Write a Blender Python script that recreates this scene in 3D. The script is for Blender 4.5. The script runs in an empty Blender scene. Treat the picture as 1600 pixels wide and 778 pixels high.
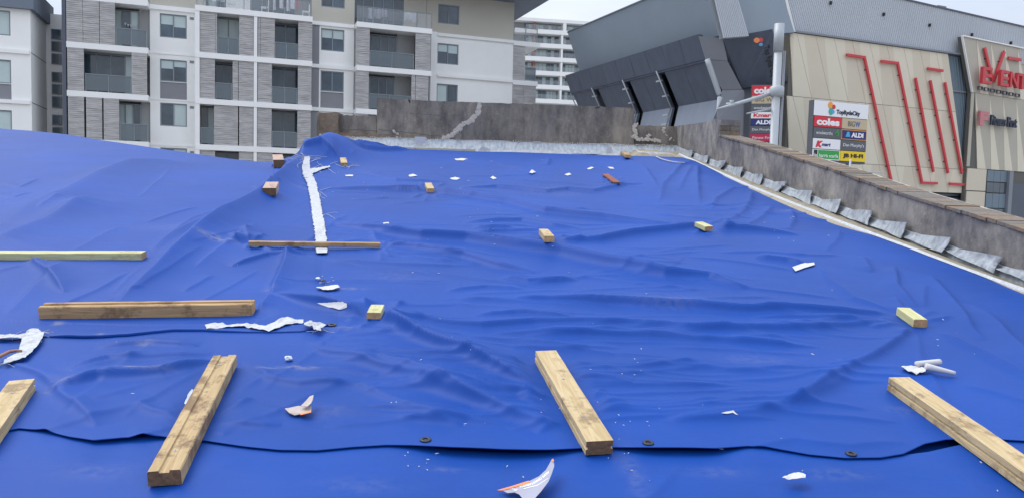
import bpy, bmesh, math, random
import numpy as np
from mathutils import Vector, Matrix
random.seed(7); rng = np.random.RandomState(7)
R_ = math.radians
scn = bpy.context.scene
COL = scn.collection

# ------------------------------------------------------------------ camera
PITCH, ROLL, FPX = math.atan(.066), R_(1.5), 1200.0
cp, sp, cr, sr = math.cos(PITCH), math.sin(PITCH), math.cos(ROLL), math.sin(ROLL)
F_ = np.array([0, cp, -sp]); R0 = np.array([1., 0, 0]); U0 = np.array([0, sp, cp])
RT = R0 * cr + U0 * sr; UP = U0 * cr - R0 * sr
cam_d = bpy.data.cameras.new('camera'); cam = bpy.data.objects.new('camera', cam_d); COL.objects.link(cam)
cam_d.sensor_width = 36; cam_d.lens = FPX / 1600 * 36; cam_d.clip_start = .05; cam_d.clip_end = 3000
M = Matrix.Identity(4)
for i in range(3):
    M[i][0] = RT[i]; M[i][1] = UP[i]; M[i][2] = -F_[i]
cam.matrix_world = M
scn.camera = cam

def ray(px, py):
    "direction through a point of the picture, scaled so that it advances 1 m in Y"
    d = F_ + RT * (px - 800) / FPX + UP * (389 - py) / FPX
    return d / d[1]

# ------------------------------------------------------------------ world, sun, exposure
SUN_EL, SUN_AZ = R_(56), R_(296)        # azimuth from +Y clockwise
w = bpy.data.worlds.new('World'); scn.world = w; w.use_nodes = True
nt = w.node_tree; nt.nodes.clear()
out = nt.nodes.new('ShaderNodeOutputWorld'); bg = nt.nodes.new('ShaderNodeBackground')
sky = nt.nodes.new('ShaderNodeTexSky'); sky.sky_type = 'NISHITA'; sky.sun_disc = False
sky.sun_elevation = SUN_EL; sky.sun_rotation = SUN_AZ
tc = nt.nodes.new('ShaderNodeTexCoord'); mp = nt.nodes.new('ShaderNodeMapping'); mp.inputs['Scale'].default_value = (1, 1, 3.2)
nz = nt.nodes.new('ShaderNodeTexNoise'); nz.inputs['Scale'].default_value = 2.6; nz.inputs['Detail'].default_value = 5
nz.inputs['Distortion'].default_value = .5
ramp = nt.nodes.new('ShaderNodeValToRGB')
ramp.color_ramp.elements[0].position = .30; ramp.color_ramp.elements[0].color = (3.7, 4.2, 5.2, 1)
ramp.color_ramp.elements[1].position = .72; ramp.color_ramp.elements[1].color = (5.8, 6.0, 6.4, 1)
mx = nt.nodes.new('ShaderNodeMixRGB'); mx.inputs[0].default_value = .88
nt.links.new(tc.outputs['Generated'], mp.inputs[0]); nt.links.new(mp.outputs[0], nz.inputs[0])
nt.links.new(nz.outputs[0], ramp.inputs[0]); nt.links.new(sky.outputs[0], mx.inputs[1]); nt.links.new(ramp.outputs[0], mx.inputs[2])
# overcast luminance rises smoothly from horizon to zenith
sx = nt.nodes.new('ShaderNodeSeparateXYZ'); nt.links.new(tc.outputs['Generated'], sx.inputs[0])
mr = nt.nodes.new('ShaderNodeMapRange'); mr.inputs['From Min'].default_value = 0; mr.inputs['From Max'].default_value = 1
mr.inputs['To Min'].default_value = .92; mr.inputs['To Max'].default_value = 2.5; nt.links.new(sx.outputs[2], mr.inputs[0])
vm = nt.nodes.new('ShaderNodeVectorMath'); vm.operation = 'SCALE'; nt.links.new(mx.outputs[0], vm.inputs[0]); nt.links.new(mr.outputs[0], vm.inputs[3])
nt.links.new(vm.outputs[0], bg.inputs[0]); bg.inputs[1].default_value = .1
nt.links.new(bg.outputs[0], out.inputs[0])
sl = bpy.data.lights.new('sun', 'SUN'); sl.energy = 1.5; sl.angle = R_(40); sl.color = (1, .965, .91)
so = bpy.data.objects.new('sun', sl); COL.objects.link(so)
sd = Vector((math.sin(SUN_AZ) * math.cos(SUN_EL), math.cos(SUN_AZ) * math.cos(SUN_EL), math.sin(SUN_EL)))
so.rotation_euler = sd.to_track_quat('Z', 'Y').to_euler(); so.location = (0, 0, 60)
scn.view_settings.view_transform = 'Standard'; scn.view_settings.look = 'None'
scn.view_settings.exposure = .50; scn.view_settings.gamma = 1
scn.render.resolution_x = 1024; scn.render.resolution_y = 497

# ------------------------------------------------------------------ materials
def lin(r, g, b):
    f = lambda c: ((c / 255 + .055) / 1.055) ** 2.4 if c > 10 else c / 255 / 12.92
    return (f(r), f(g), f(b), 1)
def mat(name, col, rough=.7, metal=0, var=.0, vscale=3, stretch=(1, 1, 1), bump=0, bscale=40, spec=.5, col2=None, detail=4):
    m = bpy.data.materials.new(name); m.use_nodes = True
    n = m.node_tree; p = n.nodes['Principled BSDF']
    p.inputs['Roughness'].default_value = rough; p.inputs['Metallic'].default_value = metal
    p.inputs['Specular IOR Level'].default_value = spec
    p.inputs['Base Color'].default_value = col
    if var or col2:
        t = n.nodes.new('ShaderNodeTexCoord'); mm = n.nodes.new('ShaderNodeMapping'); mm.inputs['Scale'].default_value = stretch
        z = n.nodes.new('ShaderNodeTexNoise'); z.inputs['Scale'].default_value = vscale; z.inputs['Detail'].default_value = detail
        z.inputs['Roughness'].default_value = .65
        r = n.nodes.new('ShaderNodeValToRGB')
        c2 = col2 or (col[0] * (1 + var), col[1] * (1 + var), col[2] * (1 + var), 1)
        c1 = col if col2 else (col[0] * (1 - var), col[1] * (1 - var), col[2] * (1 - var), 1)
        r.color_ramp.elements[0].position = .32; r.color_ramp.elements[0].color = c1
        r.color_ramp.elements[1].position = .68; r.color_ramp.elements[1].color = c2
        n.links.new(t.outputs['Object'], mm.inputs[0]); n.links.new(mm.outputs[0], z.inputs[0])
        n.links.new(z.outputs[0], r.inputs[0]); n.links.new(r.outputs[0], p.inputs['Base Color'])
    if bump:
        t = n.nodes.new('ShaderNodeTexCoord'); z = n.nodes.new('ShaderNodeTexNoise'); z.inputs['Scale'].default_value = bscale
        z.inputs['Detail'].default_value = 5
        b = n.nodes.new('ShaderNodeBump'); b.inputs['Strength'].default_value = bump; b.inputs['Distance'].default_value = .02
        n.links.new(t.outputs['Object'], z.inputs[0]); n.links.new(z.outputs[0], b.inputs['Height'])
        n.links.new(b.outputs[0], p.inputs['Normal'])
    return m

def tarp_mat():
    m = bpy.data.materials.new('blue_tarpaulin'); m.use_nodes = True
    n = m.node_tree; p = n.nodes['Principled BSDF']
    p.inputs['Roughness'].default_value = .55; p.inputs['Specular IOR Level'].default_value = .2
    t = n.nodes.new('ShaderNodeTexCoord')
    z = n.nodes.new('ShaderNodeTexNoise'); z.inputs['Scale'].default_value = .9; z.inputs['Detail'].default_value = 6; z.inputs['Roughness'].default_value = .6
    r = n.nodes.new('ShaderNodeValToRGB')
    r.color_ramp.elements[0].position = .3; r.color_ramp.elements[0].color = (.002, .043, .240, 1)
    r.color_ramp.elements[1].position = .7; r.color_ramp.elements[1].color = (.003, .056, .315, 1)
    n.links.new(t.outputs['Object'], z.inputs[0]); n.links.new(z.outputs[0], r.inputs[0])
    # fine dusting and the brown-grey scuffs (worn patches stored on the cloth)
    z2 = n.nodes.new('ShaderNodeTexNoise'); z2.inputs['Scale'].default_value = 9; z2.inputs['Detail'].default_value = 8; z2.inputs['Roughness'].default_value = .75
    r2 = n.nodes.new('ShaderNodeValToRGB'); r2.color_ramp.elements[0].position = .5; r2.color_ramp.elements[0].color = (0, 0, 0, 1)
    r2.color_ramp.elements[1].position = .8; r2.color_ramp.elements[1].color = (.07, .07, .07, 1)
    n.links.new(t.outputs['Object'], z2.inputs[0]); n.links.new(z2.outputs[0], r2.inputs[0])
    m1 = n.nodes.new('ShaderNodeMixRGB'); m1.inputs[2].default_value = (.03, .09, .28, 1)
    n.links.new(r2.outputs[0], m1.inputs[0]); n.links.new(r.outputs[0], m1.inputs[1])
    at = n.nodes.new('ShaderNodeAttribute'); at.attribute_name = 'scuff'
    z3 = n.nodes.new('ShaderNodeTexNoise'); z3.inputs['Scale'].default_value = 30; z3.inputs['Detail'].default_value = 6
    mul = n.nodes.new('ShaderNodeMath'); mul.operation = 'MULTIPLY'; r3 = n.nodes.new('ShaderNodeMapRange')
    r3.inputs['From Min'].default_value = .35; r3.inputs['From Max'].default_value = .6
    n.links.new(t.outputs['Object'], z3.inputs[0]); n.links.new(z3.outputs[0], r3.inputs[0]); n.links.new(r3.outputs[0], mul.inputs[0])
    n.links.new(at.outputs['Fac'], mul.inputs[1])
    m2 = n.nodes.new('ShaderNodeMixRGB'); m2.inputs[2].default_value = (.26, .25, .26, 1)
    n.links.new(mul.outputs[0], m2.inputs[0]); n.links.new(m1.outputs[0], m2.inputs[1]); n.links.new(m2.outputs[0], p.inputs['Base Color'])
    # small creases
    mm = n.nodes.new('ShaderNodeMapping'); mm.inputs['Scale'].default_value = (1, 2.4, 1)
    z4 = n.nodes.new('ShaderNodeTexNoise'); z4.inputs['Scale'].default_value = 3.5; z4.inputs['Detail'].default_value = 7; z4.inputs['Distortion'].default_value = .6
    n.links.new(t.outputs['Object'], mm.inputs[0]); n.links.new(mm.outputs[0], z4.inputs[0])
    b = n.nodes.new('ShaderNodeBump'); b.inputs['Strength'].default_value = .12; b.inputs['Distance'].default_value = .03
    n.links.new(z4.outputs[0], b.inputs['Height']); n.links.new(b.outputs[0], p.inputs['Normal'])
    return m

def wood_mat(name, c1, c2, cd, gs=1, thr=.53):
    m = bpy.data.materials.new(name); m.use_nodes = True
    n = m.node_tree; p = n.nodes['Principled BSDF']; p.inputs['Roughness'].default_value = .75; p.inputs['Specular IOR Level'].default_value = .25
    t = n.nodes.new('ShaderNodeTexCoord'); mm = n.nodes.new('ShaderNodeMapping'); mm.inputs['Scale'].default_value = (1.2, 14, 14)
    oi = n.nodes.new('ShaderNodeObjectInfo'); ad = n.nodes.new('ShaderNodeVectorMath'); ad.operation = 'ADD'
    sc_ = n.nodes.new('ShaderNodeVectorMath'); sc_.operation = 'SCALE'; sc_.inputs[3].default_value = 7
    cb = n.nodes.new('ShaderNodeCombineXYZ')
    for k in range(3): n.links.new(oi.outputs['Random'], cb.inputs[k])
    n.links.new(cb.outputs[0], sc_.inputs[0]); n.links.new(t.outputs['Object'], ad.inputs[0]); n.links.new(sc_.outputs[0], ad.inputs[1])
    n.links.new(ad.outputs[0], mm.inputs[0])
    z = n.nodes.new('ShaderNodeTexNoise'); z.inputs['Scale'].default_value = 3.2 * gs; z.inputs['Detail'].default_value = 5; z.inputs['Distortion'].default_value = 1.6
    n.links.new(mm.outputs[0], z.inputs[0])
    r = n.nodes.new('ShaderNodeValToRGB'); r.color_ramp.elements[0].position = .3; r.color_ramp.elements[0].color = c2
    r.color_ramp.elements[1].position = .65; r.color_ramp.elements[1].color = c1
    n.links.new(z.outputs[0], r.inputs[0])
    z2 = n.nodes.new('ShaderNodeTexNoise'); z2.inputs['Scale'].default_value = 9; z2.inputs['Detail'].default_value = 7; z2.inputs['Roughness'].default_value = .7
    n.links.new(ad.outputs[0], z2.inputs[0])
    r2 = n.nodes.new('ShaderNodeValToRGB'); r2.color_ramp.elements[0].position = thr; r2.color_ramp.elements[0].color = (0, 0, 0, 1)
    r2.color_ramp.elements[1].position = thr + .1; r2.color_ramp.elements[1].color = (.75, .75, .75, 1)
    n.links.new(z2.outputs[0], r2.inputs[0])
    mx = n.nodes.new('ShaderNodeMixRGB'); mx.inputs[2].default_value = cd
    n.links.new(r2.outputs[0], mx.inputs[0]); n.links.new(r.outputs[0], mx.inputs[1]); n.links.new(mx.outputs[0], p.inputs['Base Color'])
    b = n.nodes.new('ShaderNodeBump'); b.inputs['Strength'].default_value = .5; b.inputs['Distance'].default_value = .004
    n.links.new(z.outputs[0], b.inputs['Height']); n.links.new(b.outputs[0], p.inputs['Normal'])
    return m

def concrete_mat(name, dark, light, streak=(6, 6, 1.0), white=.25):
    m = bpy.data.materials.new(name); m.use_nodes = True
    n = m.node_tree; p = n.nodes['Principled BSDF']; p.inputs['Roughness'].default_value = .9; p.inputs['Specular IOR Level'].default_value = .15
    t = n.nodes.new('ShaderNodeTexCoord'); mm = n.nodes.new('ShaderNodeMapping'); mm.inputs['Scale'].default_value = streak
    z = n.nodes.new('ShaderNodeTexNoise'); z.inputs['Scale'].default_value = 1.3; z.inputs['Detail'].default_value = 9; z.inputs['Roughness'].default_value = .7
    n.links.new(t.outputs['Object'], mm.inputs[0]); n.links.new(mm.outputs[0], z.inputs[0])
    r = n.nodes.new('ShaderNodeValToRGB'); r.color_ramp.elements[0].position = .36; r.color_ramp.elements[0].color = dark
    r.color_ramp.elements[1].position = .62; r.color_ramp.elements[1].color = light
    n.links.new(z.outputs[0], r.inputs[0])
    z2 = n.nodes.new('ShaderNodeTexNoise'); z2.inputs['Scale'].default_value = 16; z2.inputs['Detail'].default_value = 10; z2.inputs['Roughness'].default_value = .8
    r2 = n.nodes.new('ShaderNodeValToRGB'); r2.color_ramp.elements[0].position = .52; r2.color_ramp.elements[0].color = (0, 0, 0, 1)
    r2.color_ramp.elements[1].position = .72; r2.color_ramp.elements[1].color = (white,) * 3 + (1,)
    n.links.new(t.outputs['Object'], z2.inputs[0]); n.links.new(z2.outputs[0], r2.inputs[0])
    mx = n.nodes.new('ShaderNodeMixRGB'); mx.inputs[2].default_value = (.5, .47, .42, 1)
    n.links.new(r2.outputs[0], mx.inputs[0]); n.links.new(r.outputs[0], mx.inputs[1])
    z3 = n.nodes.new('ShaderNodeTexNoise'); z3.inputs['Scale'].default_value = 1.7; z3.inputs['Detail'].default_value = 3
    r3 = n.nodes.new('ShaderNodeValToRGB'); r3.color_ramp.elements[0].position = .35; r3.color_ramp.elements[0].color = (.72, .72, .75, 1)
    r3.color_ramp.elements[1].position = .65; r3.color_ramp.elements[1].color = (1.18, 1.14, 1.05, 1)
    n.links.new(t.outputs['Object'], z3.inputs[0]); n.links.new(z3.outputs[0], r3.inputs[0])
    ml = n.nodes.new('ShaderNodeMixRGB'); ml.blend_type = 'MULTIPLY'; ml.inputs[0].default_value = 1
    n.links.new(mx.outputs[0], ml.inputs[1]); n.links.new(r3.outputs[0], ml.inputs[2]); n.links.new(ml.outputs[0], p.inputs['Base Color'])
    b = n.nodes.new('ShaderNodeBump'); b.inputs['Strength'].default_value = .6; b.inputs['Distance'].default_value = .012
    n.links.new(z2.outputs[0], b.inputs['Height']); n.links.new(b.outputs[0], p.inputs['Normal'])
    return m

def glass_mat(name, col, alpha, rough=.1):
    m = mat(name, col, rough); p = m.node_tree.nodes['Principled BSDF']; p.inputs['Alpha'].default_value = alpha
    return m

def louvre_mat():
    m = mat('louvre_slats', (.46, .45, .445, 1), .6); n = m.node_tree; p = n.nodes['Principled BSDF']
    t = n.nodes.new('ShaderNodeTexCoord'); mm = n.nodes.new('ShaderNodeMapping'); mm.inputs['Scale'].default_value = (.9, .9, 6.5)
    z = n.nodes.new('ShaderNodeTexNoise'); z.inputs['Scale'].default_value = 1.6; z.inputs['Detail'].default_value = 3
    n.links.new(t.outputs['Object'], mm.inputs[0]); n.links.new(mm.outputs[0], z.inputs[0])
    r = n.nodes.new('ShaderNodeValToRGB'); r.color_ramp.elements[0].position = .4; r.color_ramp.elements[0].color = (.42, .41, .41, 1)
    r.color_ramp.elements[1].position = .6; r.color_ramp.elements[1].color = (.55, .54, .53, 1)
    n.links.new(z.outputs[0], r.inputs[0]); n.links.new(r.outputs[0], p.inputs['Base Color'])
    return m

m_tarp = tarp_mat()
m_wood = wood_mat('treated_pine', lin(194, 174, 136), lin(172, 150, 110), lin(128, 106, 80))
m_wood_rough = wood_mat('weathered_pine', lin(184, 162, 124), lin(162, 136, 98), lin(104, 80, 62), 1, .47)
m_wood_pale = wood_mat('pale_green_pine', lin(196, 196, 150), lin(178, 172, 122), lin(168, 150, 105))
m_wood_brown = wood_mat('brown_pine', lin(182, 152, 110), lin(152, 122, 86), lin(118, 92, 66))
m_wood_red = wood_mat('red_hardwood', lin(150, 92, 72), lin(120, 68, 55), lin(80, 50, 45))
m_brickblock = wood_mat('pinkish_brick', lin(188, 166, 152), lin(166, 140, 126), lin(128, 106, 96), 2)
m_endgrain = mat('end_grain', lin(186, 148, 102), .85, var=.25, vscale=60, stretch=(1, 1, 1))
m_endgrain_d = mat('dark_end_grain', lin(112, 86, 62), .85, var=.35, vscale=70)
m_wall = concrete_mat('aged_render', lin(100, 96, 92), lin(146, 139, 130), (3.4, 3.4, 1.2), .5)
m_wall_side = concrete_mat('grey_weathered_render', lin(98, 97, 99), lin(146, 143, 141), (3.2, 3.2, 2.0), .38)
m_post = concrete_mat('pebbly_brown_render', lin(112, 100, 88), lin(146, 132, 116), (5, 5, 4), .35)
m_lead = mat('lead_sheet', lin(112, 119, 127), .6, .15, var=0, vscale=7, stretch=(3, 3, .7), bump=.5, bscale=14, col2=lin(168, 174, 181), detail=8)
m_lead_strip = mat('whitened_lead', lin(150, 160, 170), .6, .1, vscale=5, stretch=(4, 4, .8), bump=.5, bscale=20, col2=lin(205, 208, 208), detail=9)
m_mortar = mat('pale_mortar', lin(190, 182, 170), .95, var=.15, vscale=30, bump=.8, bscale=40)
m_coping = [mat('clay_coping_%s' % nme, c, .9, var=.2, vscale=25, bump=.4, bscale=30) for nme, c in
            (('tan', lin(116, 104, 92)), ('brown', lin(100, 90, 79)), ('grey', lin(108, 101, 95)), ('orange', lin(122, 104, 86)))]
m_white = mat('white_cloth_tape', lin(182, 184, 188), .7, var=.16, vscale=30, bump=.5, bscale=60)
m_paper = mat('white_paper', lin(192, 192, 194), .8, var=.04, vscale=20)
m_cream = mat('cream_wall_paint', lin(240, 240, 237), .8, var=.025, vscale=.6)
m_slab = mat('white_slab_paint', lin(240, 240, 238), .75, var=.02, vscale=.8)
m_beige = mat('beige_cladding', lin(190, 186, 174), .8, var=.03, vscale=.5)
m_greypanel = mat('grey_spandrel', lin(134, 136, 142), .7, var=.04, vscale=1)
m_parapetgrey = mat('blue_grey_fascia', lin(110, 120, 134), .65, var=.05, vscale=.6)
m_darkgrey = mat('dark_grey_paint', lin(86, 92, 104), .6, var=.06, vscale=.8)
m_frame = mat('grey_window_frame', lin(128, 138, 146), .5)
m_glass = mat('dark_window_glass', (.055, .085, .115, 1), .05, spec=.8, var=.5, vscale=.5)
m_glass2 = mat('blue_window_glass', (.06, .085, .11, 1), .08, spec=.8, var=.4, vscale=.4)
m_blind = mat('pale_blind_glass', lin(186, 202, 202), .25, var=.05, vscale=1)
m_balglass = glass_mat('balustrade_glass', (.17, .21, .235, 1), .66, .1)
m_balclear = glass_mat('clear_balustrade_glass', (.42, .46, .48, 1), .22, .1)
m_inside = mat('grey_balcony_wall', lin(150, 152, 152), .85)  # one even grey for recess, party and core walls
m_louvre = louvre_mat()
m_orange = mat('orange_column_paint', lin(178, 110, 88), .7)
m_mallgrey = mat('smooth_grey_cladding', lin(140, 152, 164), .55, var=.04, vscale=.3)
m_malldark = mat('charcoal_cladding', lin(82, 90, 106), .5, var=.13, vscale=.8, stretch=(2, 2, .3))
m_mallmid = mat('mid_grey_cladding', lin(126, 135, 150), .55, var=.06, vscale=.8, stretch=(2, 2, .3))
m_malllight = mat('light_grey_cladding', lin(128, 132, 140), .55, var=.04, vscale=.7)
m_corr = mat('corrugated_steel', lin(192, 197, 203), .5, .2, var=.03, vscale=.4)
m_corrblue = mat('blue_grey_corrugated_steel', lin(112, 128, 140), .5, .2, var=.04, vscale=.4)
m_panA = mat('stone_beige_panel', lin(216, 208, 188), .8, var=.02, vscale=.8)
m_panB = mat('warm_beige_panel', lin(207, 197, 177), .8, var=.02, vscale=.8)
m_panC = mat('taupe_panel', lin(180, 174, 160), .8, var=.03, vscale=.8)
m_seam = mat('dark_panel_joint', lin(100, 98, 92), .9)
m_red = mat('red_sign_enamel', lin(200, 60, 66), .45, var=.05, vscale=3)
m_pink = mat('faded_red_enamel', lin(196, 120, 126), .5)
m_letdark = mat('dark_navy_lettering', lin(44, 52, 72), .5)
m_pole = mat('pale_grey_pole_paint', lin(166, 172, 178), .45, .1, var=.06, vscale=1.5, stretch=(1, 1, .4))
m_blackish = mat('near_black', (.015, .016, .018, 1), .5)
m_rubber = mat('black_eyelet', (.012, .013, .02, 1), .45)
m_steel = mat('galvanised_screw', lin(170, 168, 160), .4, .7)
m_cardgrey = mat('printed_grey_card', lin(150, 150, 166), .5, var=.05, vscale=20)
m_cardtan = mat('torn_card', lin(176, 164, 158), .8, var=.1, vscale=40)
m_cardorange = mat('orange_print', lin(226, 130, 76), .5)
m_whitepaint = mat('white_print', lin(240, 240, 242), .5)
m_brick = mat('old_brick', lin(140, 90, 70), .9, var=.2, vscale=6)
m_plank = wood_mat('grey_weathered_plank', lin(164, 156, 136), lin(138, 130, 112), lin(110, 104, 92))
m_plankyellow = mat('yellowish_sill_timber', lin(190, 184, 150), .8, var=.1, vscale=12)
m_asphalt = mat('asphalt', (.05, .05, .052, 1), .9, var=.2, vscale=.5)
m_pave = mat('pavement', (.28, .27, .26, 1), .9, var=.1, vscale=1)

# ------------------------------------------------------------------ object helpers
ORG = {}
def setp(o, label=None, cat=None, group=None, kind=None):
    if label: o['label'] = label
    if cat: o['category'] = cat
    if group: o['group'] = group
    if kind: o['kind'] = kind
    return o
def thing(name, label, cat, loc=(0, 0, 0), group=None, rot=None):
    o = bpy.data.objects.new(name, None); COL.objects.link(o); o.location = loc; o.empty_display_size = .1
    if rot is not None: o.rotation_euler = rot
    ORG[o.name] = Vector(loc)
    return setp(o, label, cat, group)
def new_mesh_obj(name, verts, faces, mats, parent=None, smooth=False, mi=None, local=False, origin=None):
    if origin is None:
        if parent is not None: origin = ORG[parent.name] if not local else Vector((0, 0, 0))
        elif local: origin = Vector((0, 0, 0))
        else:
            a = np.array(verts, dtype=float).reshape(-1, 3); origin = Vector((float(a[:, 0].mean()), float(a[:, 1].mean()), float(a[:, 2].min())))
    me = bpy.data.meshes.new(name)
    vv = (np.array(verts, dtype=float).reshape(-1, 3) - np.array(origin))
    me.from_pydata(vv.tolist(), [], [tuple(f) for f in faces])
    for m in (mats if isinstance(mats, (list, tuple)) else [mats]): me.materials.append(m)
    if mi is not None: me.polygons.foreach_set('material_index', mi)
    if smooth: me.polygons.foreach_set('use_smooth', [True] * len(me.polygons))
    me.update()
    o = bpy.data.objects.new(name, me); COL.objects.link(o)
    if parent is not None:
        o.parent = parent; ORG[o.name] = Vector(origin)
    elif not local:
        o.location = origin; ORG[o.name] = Vector(origin)
    return o
def place(px, py, Y): r_ = ray(px, py); return Vector((r_[0] * Y, Y, r_[2] * Y))
class MB:
    def __init__(s): s.v = []; s.f = []
    def add(s, v, f):
        b = len(s.v); s.v += [tuple(x) for x in v]; s.f += [tuple(i + b for i in q) for q in f]; return s
    def hexa(s, p):  # 8 points: bottom 0-3, top 4-7
        return s.add(p, [(0, 3, 2, 1), (4, 5, 6, 7), (0, 1, 5, 4), (1, 2, 6, 5), (2, 3, 7, 6), (3, 0, 4, 7)])
    def prism(s, poly, off):  # poly: list of 3-vectors, off: vector
        n = len(poly); P = [Vector(p) for p in poly]; Q = [p + Vector(off) for p in P]
        return s.add(P + Q, [tuple(range(n)), tuple(range(2 * n - 1, n - 1, -1))] + [(i, i + n, (i + 1) % n + n, (i + 1) % n) for i in range(n)])
    def tube(s, pts, rad, n=8, cap=True):
        P = [Vector(p) for p in pts]; b = []
        rr = rad if isinstance(rad, (list, tuple)) else [rad] * len(P)
        for i, p in enumerate(P):
            t = (P[min(i + 1, len(P) - 1)] - P[max(i - 1, 0)]).normalized()
            a = t.cross(Vector((0, 0, 1))); a = a if a.length > .05 else t.cross(Vector((1, 0, 0))); a.normalize(); c = t.cross(a)
            b += [p + (a * math.cos(2 * math.pi * k / n) + c * math.sin(2 * math.pi * k / n)) * rr[i] for k in range(n)]
        f = [(i * n + k, i * n + (k + 1) % n, (i + 1) * n + (k + 1) % n, (i + 1) * n + k) for i in range(len(P) - 1) for k in range(n)]
        if cap: f += [tuple(range(n - 1, -1, -1)), tuple(range((len(P) - 1) * n, len(P) * n))]
        return s.add(b, f)
    def obj(s, name, m, parent=None, smooth=False, **k): return new_mesh_obj(name, s.v, s.f, m, parent, smooth, **k)

class Frame:
    "a vertical facade plane: origin o, direction u along it, n pointing out of it towards the camera"
    def __init__(s, px, Y, dirx, diry):
        r = ray(px, 200); s.o = Vector((r[0] * Y, Y, 0)); l = math.hypot(dirx, diry); s.u = Vector((dirx / l, diry / l, 0))
        n = Vector((s.u.y, -s.u.x, 0)); s.n = n if n.dot(s.o) < 0 else -n
    def P(s, a, z, d=0): return s.o + s.u * a + s.n * d + Vector((0, 0, z))
    def at(s, px, py, d=0):
        r = Vector(ray(px, py)); o = s.o + s.n * d
        t = o.dot(s.n) / r.dot(s.n); q = r * t
        return (q - o).dot(s.u), q.z
    def s(s_, px, py=120, d=0): return s_.at(px, py, d)[0]
    def box(s, mb, a0, a1, z0, z1, d0, d1):
        return mb.hexa([s.P(a0, z0, d0), s.P(a1, z0, d0), s.P(a1, z0, d1), s.P(a0, z0, d1), s.P(a0, z1, d0), s.P(a1, z1, d0), s.P(a1, z1, d1), s.P(a0, z1, d1)])
    def bx(s, name, m, parent, a0, a1, z0, z1, d0, d1):
        return s.box(MB(), a0, a1, z0, z1, d0, d1).obj(name, m, parent)
    def poly(s, mb, pts, d0, d1):  # pts in (s,z)
        return mb.prism([s.P(a, z, d1) for a, z in pts], s.n * (d0 - d1))
    def wall(s, mb, a0, a1, z0, z1, d0, d1, holes):
        A = sorted({a0, a1, *[min(max(h[i], a0), a1) for h in holes for i in (0, 1)]}); Z = sorted({z0, z1, *[min(max(h[i], z0), z1) for h in holes for i in (2, 3)]})
        for i in range(len(A) - 1):
            run = None
            for j in range(len(Z) - 1):
                ca, cz = (A[i] + A[i + 1]) / 2, (Z[j] + Z[j + 1]) / 2
                solid = not any(h[0] < ca < h[1] and h[2] < cz < h[3] for h in holes)
                if solid: run = [Z[j], Z[j + 1]] if run is None else [run[0], Z[j + 1]]
                if (not solid or j == len(Z) - 2) and run: s.box(mb, A[i], A[i + 1], run[0], run[1], d0, d1); run = None
        return mb

TEXT = {}
def text_mesh(txt, w, h, ext=.01, bold=0, shear=0):
    c = bpy.data.curves.new('t', 'FONT'); c.body = txt; c.size = 1; c.extrude = 0; c.offset = bold; c.shear = shear
    c.resolution_u = 3
    o = bpy.data.objects.new('t', c); me = bpy.data.meshes.new_from_object(o)
    v = np.array([p.co[:] for p in me.vertices]); f = [tuple(p.vertices) for p in me.polygons]
    bpy.data.objects.remove(o); bpy.data.curves.remove(c); bpy.data.meshes.remove(me)
    mn, mxx = v.min(0), v.max(0); v = v - mn
    v[:, 0] *= w / max(mxx[0] - mn[0], 1e-6); v[:, 1] *= h / max(mxx[1] - mn[1], 1e-6)
    n = len(v)
    # extrude: front, back, border walls
    edges = {}
    for q in f:
        for i in range(len(q)):
            a, b = q[i], q[(i + 1) % len(q)]
            edges[(a, b)] = 1
    F = [q for q in f] + [tuple(i + n for i in reversed(q)) for q in f]
    for (a, b) in edges:
        if (b, a) not in edges: F.append((b, a, a + n, b + n))
    V = np.concatenate([np.c_[v[:, :2], np.full(n, ext)], np.c_[v[:, :2], np.zeros(n)]])
    return V, F
def place_text(fr, name, txt, a, z, w_, h_, d, ext, m, parent, bold=0, shear=0, rot=0):
    V, F = text_mesh(txt, w_, h_, ext, bold, shear)
    ca, sa = math.cos(rot), math.sin(rot)
    pts = [fr.P(a + x * ca - y * sa, z + x * sa + y * ca, d + e) for x, y, e in V]
    return new_mesh_obj(name, pts, F, m, parent)

# ------------------------------------------------------------------ the roof surface under the tarpaulins
SL, H0 = .16, -1.23
def vnoise(x, y, seed):
    xi = np.floor(x).astype(int); yi = np.floor(y).astype(int); fx = x - xi; fy = y - yi
    def g(a, b):
        h = (a * 374761393 + b * 668265263 + seed * 974634777) & 0x7fffffff
        h = ((h ^ (h >> 13)) * 1274126177) & 0x7fffffff
        return ((h ^ (h >> 16)) & 0xffff) / 65535.0 * 2 - 1
    u = fx * fx * fx * (fx * (fx * 6 - 15) + 10); v = fy * fy * fy * (fy * (fy * 6 - 15) + 10)
    return (g(xi, yi) * (1 - u) + g(xi + 1, yi) * u) * (1 - v) + (g(xi, yi + 1) * (1 - u) + g(xi + 1, yi + 1) * u) * v
def sm(t): t = np.clip(t, 0, 1); return t * t * (3 - 2 * t)
def gp(px, py):
    "point of the bare roof plane seen at a picture position"
    r = ray(px, py); Y = H0 / (r[2] - SL); return np.array([r[0] * Y, Y])
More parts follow.
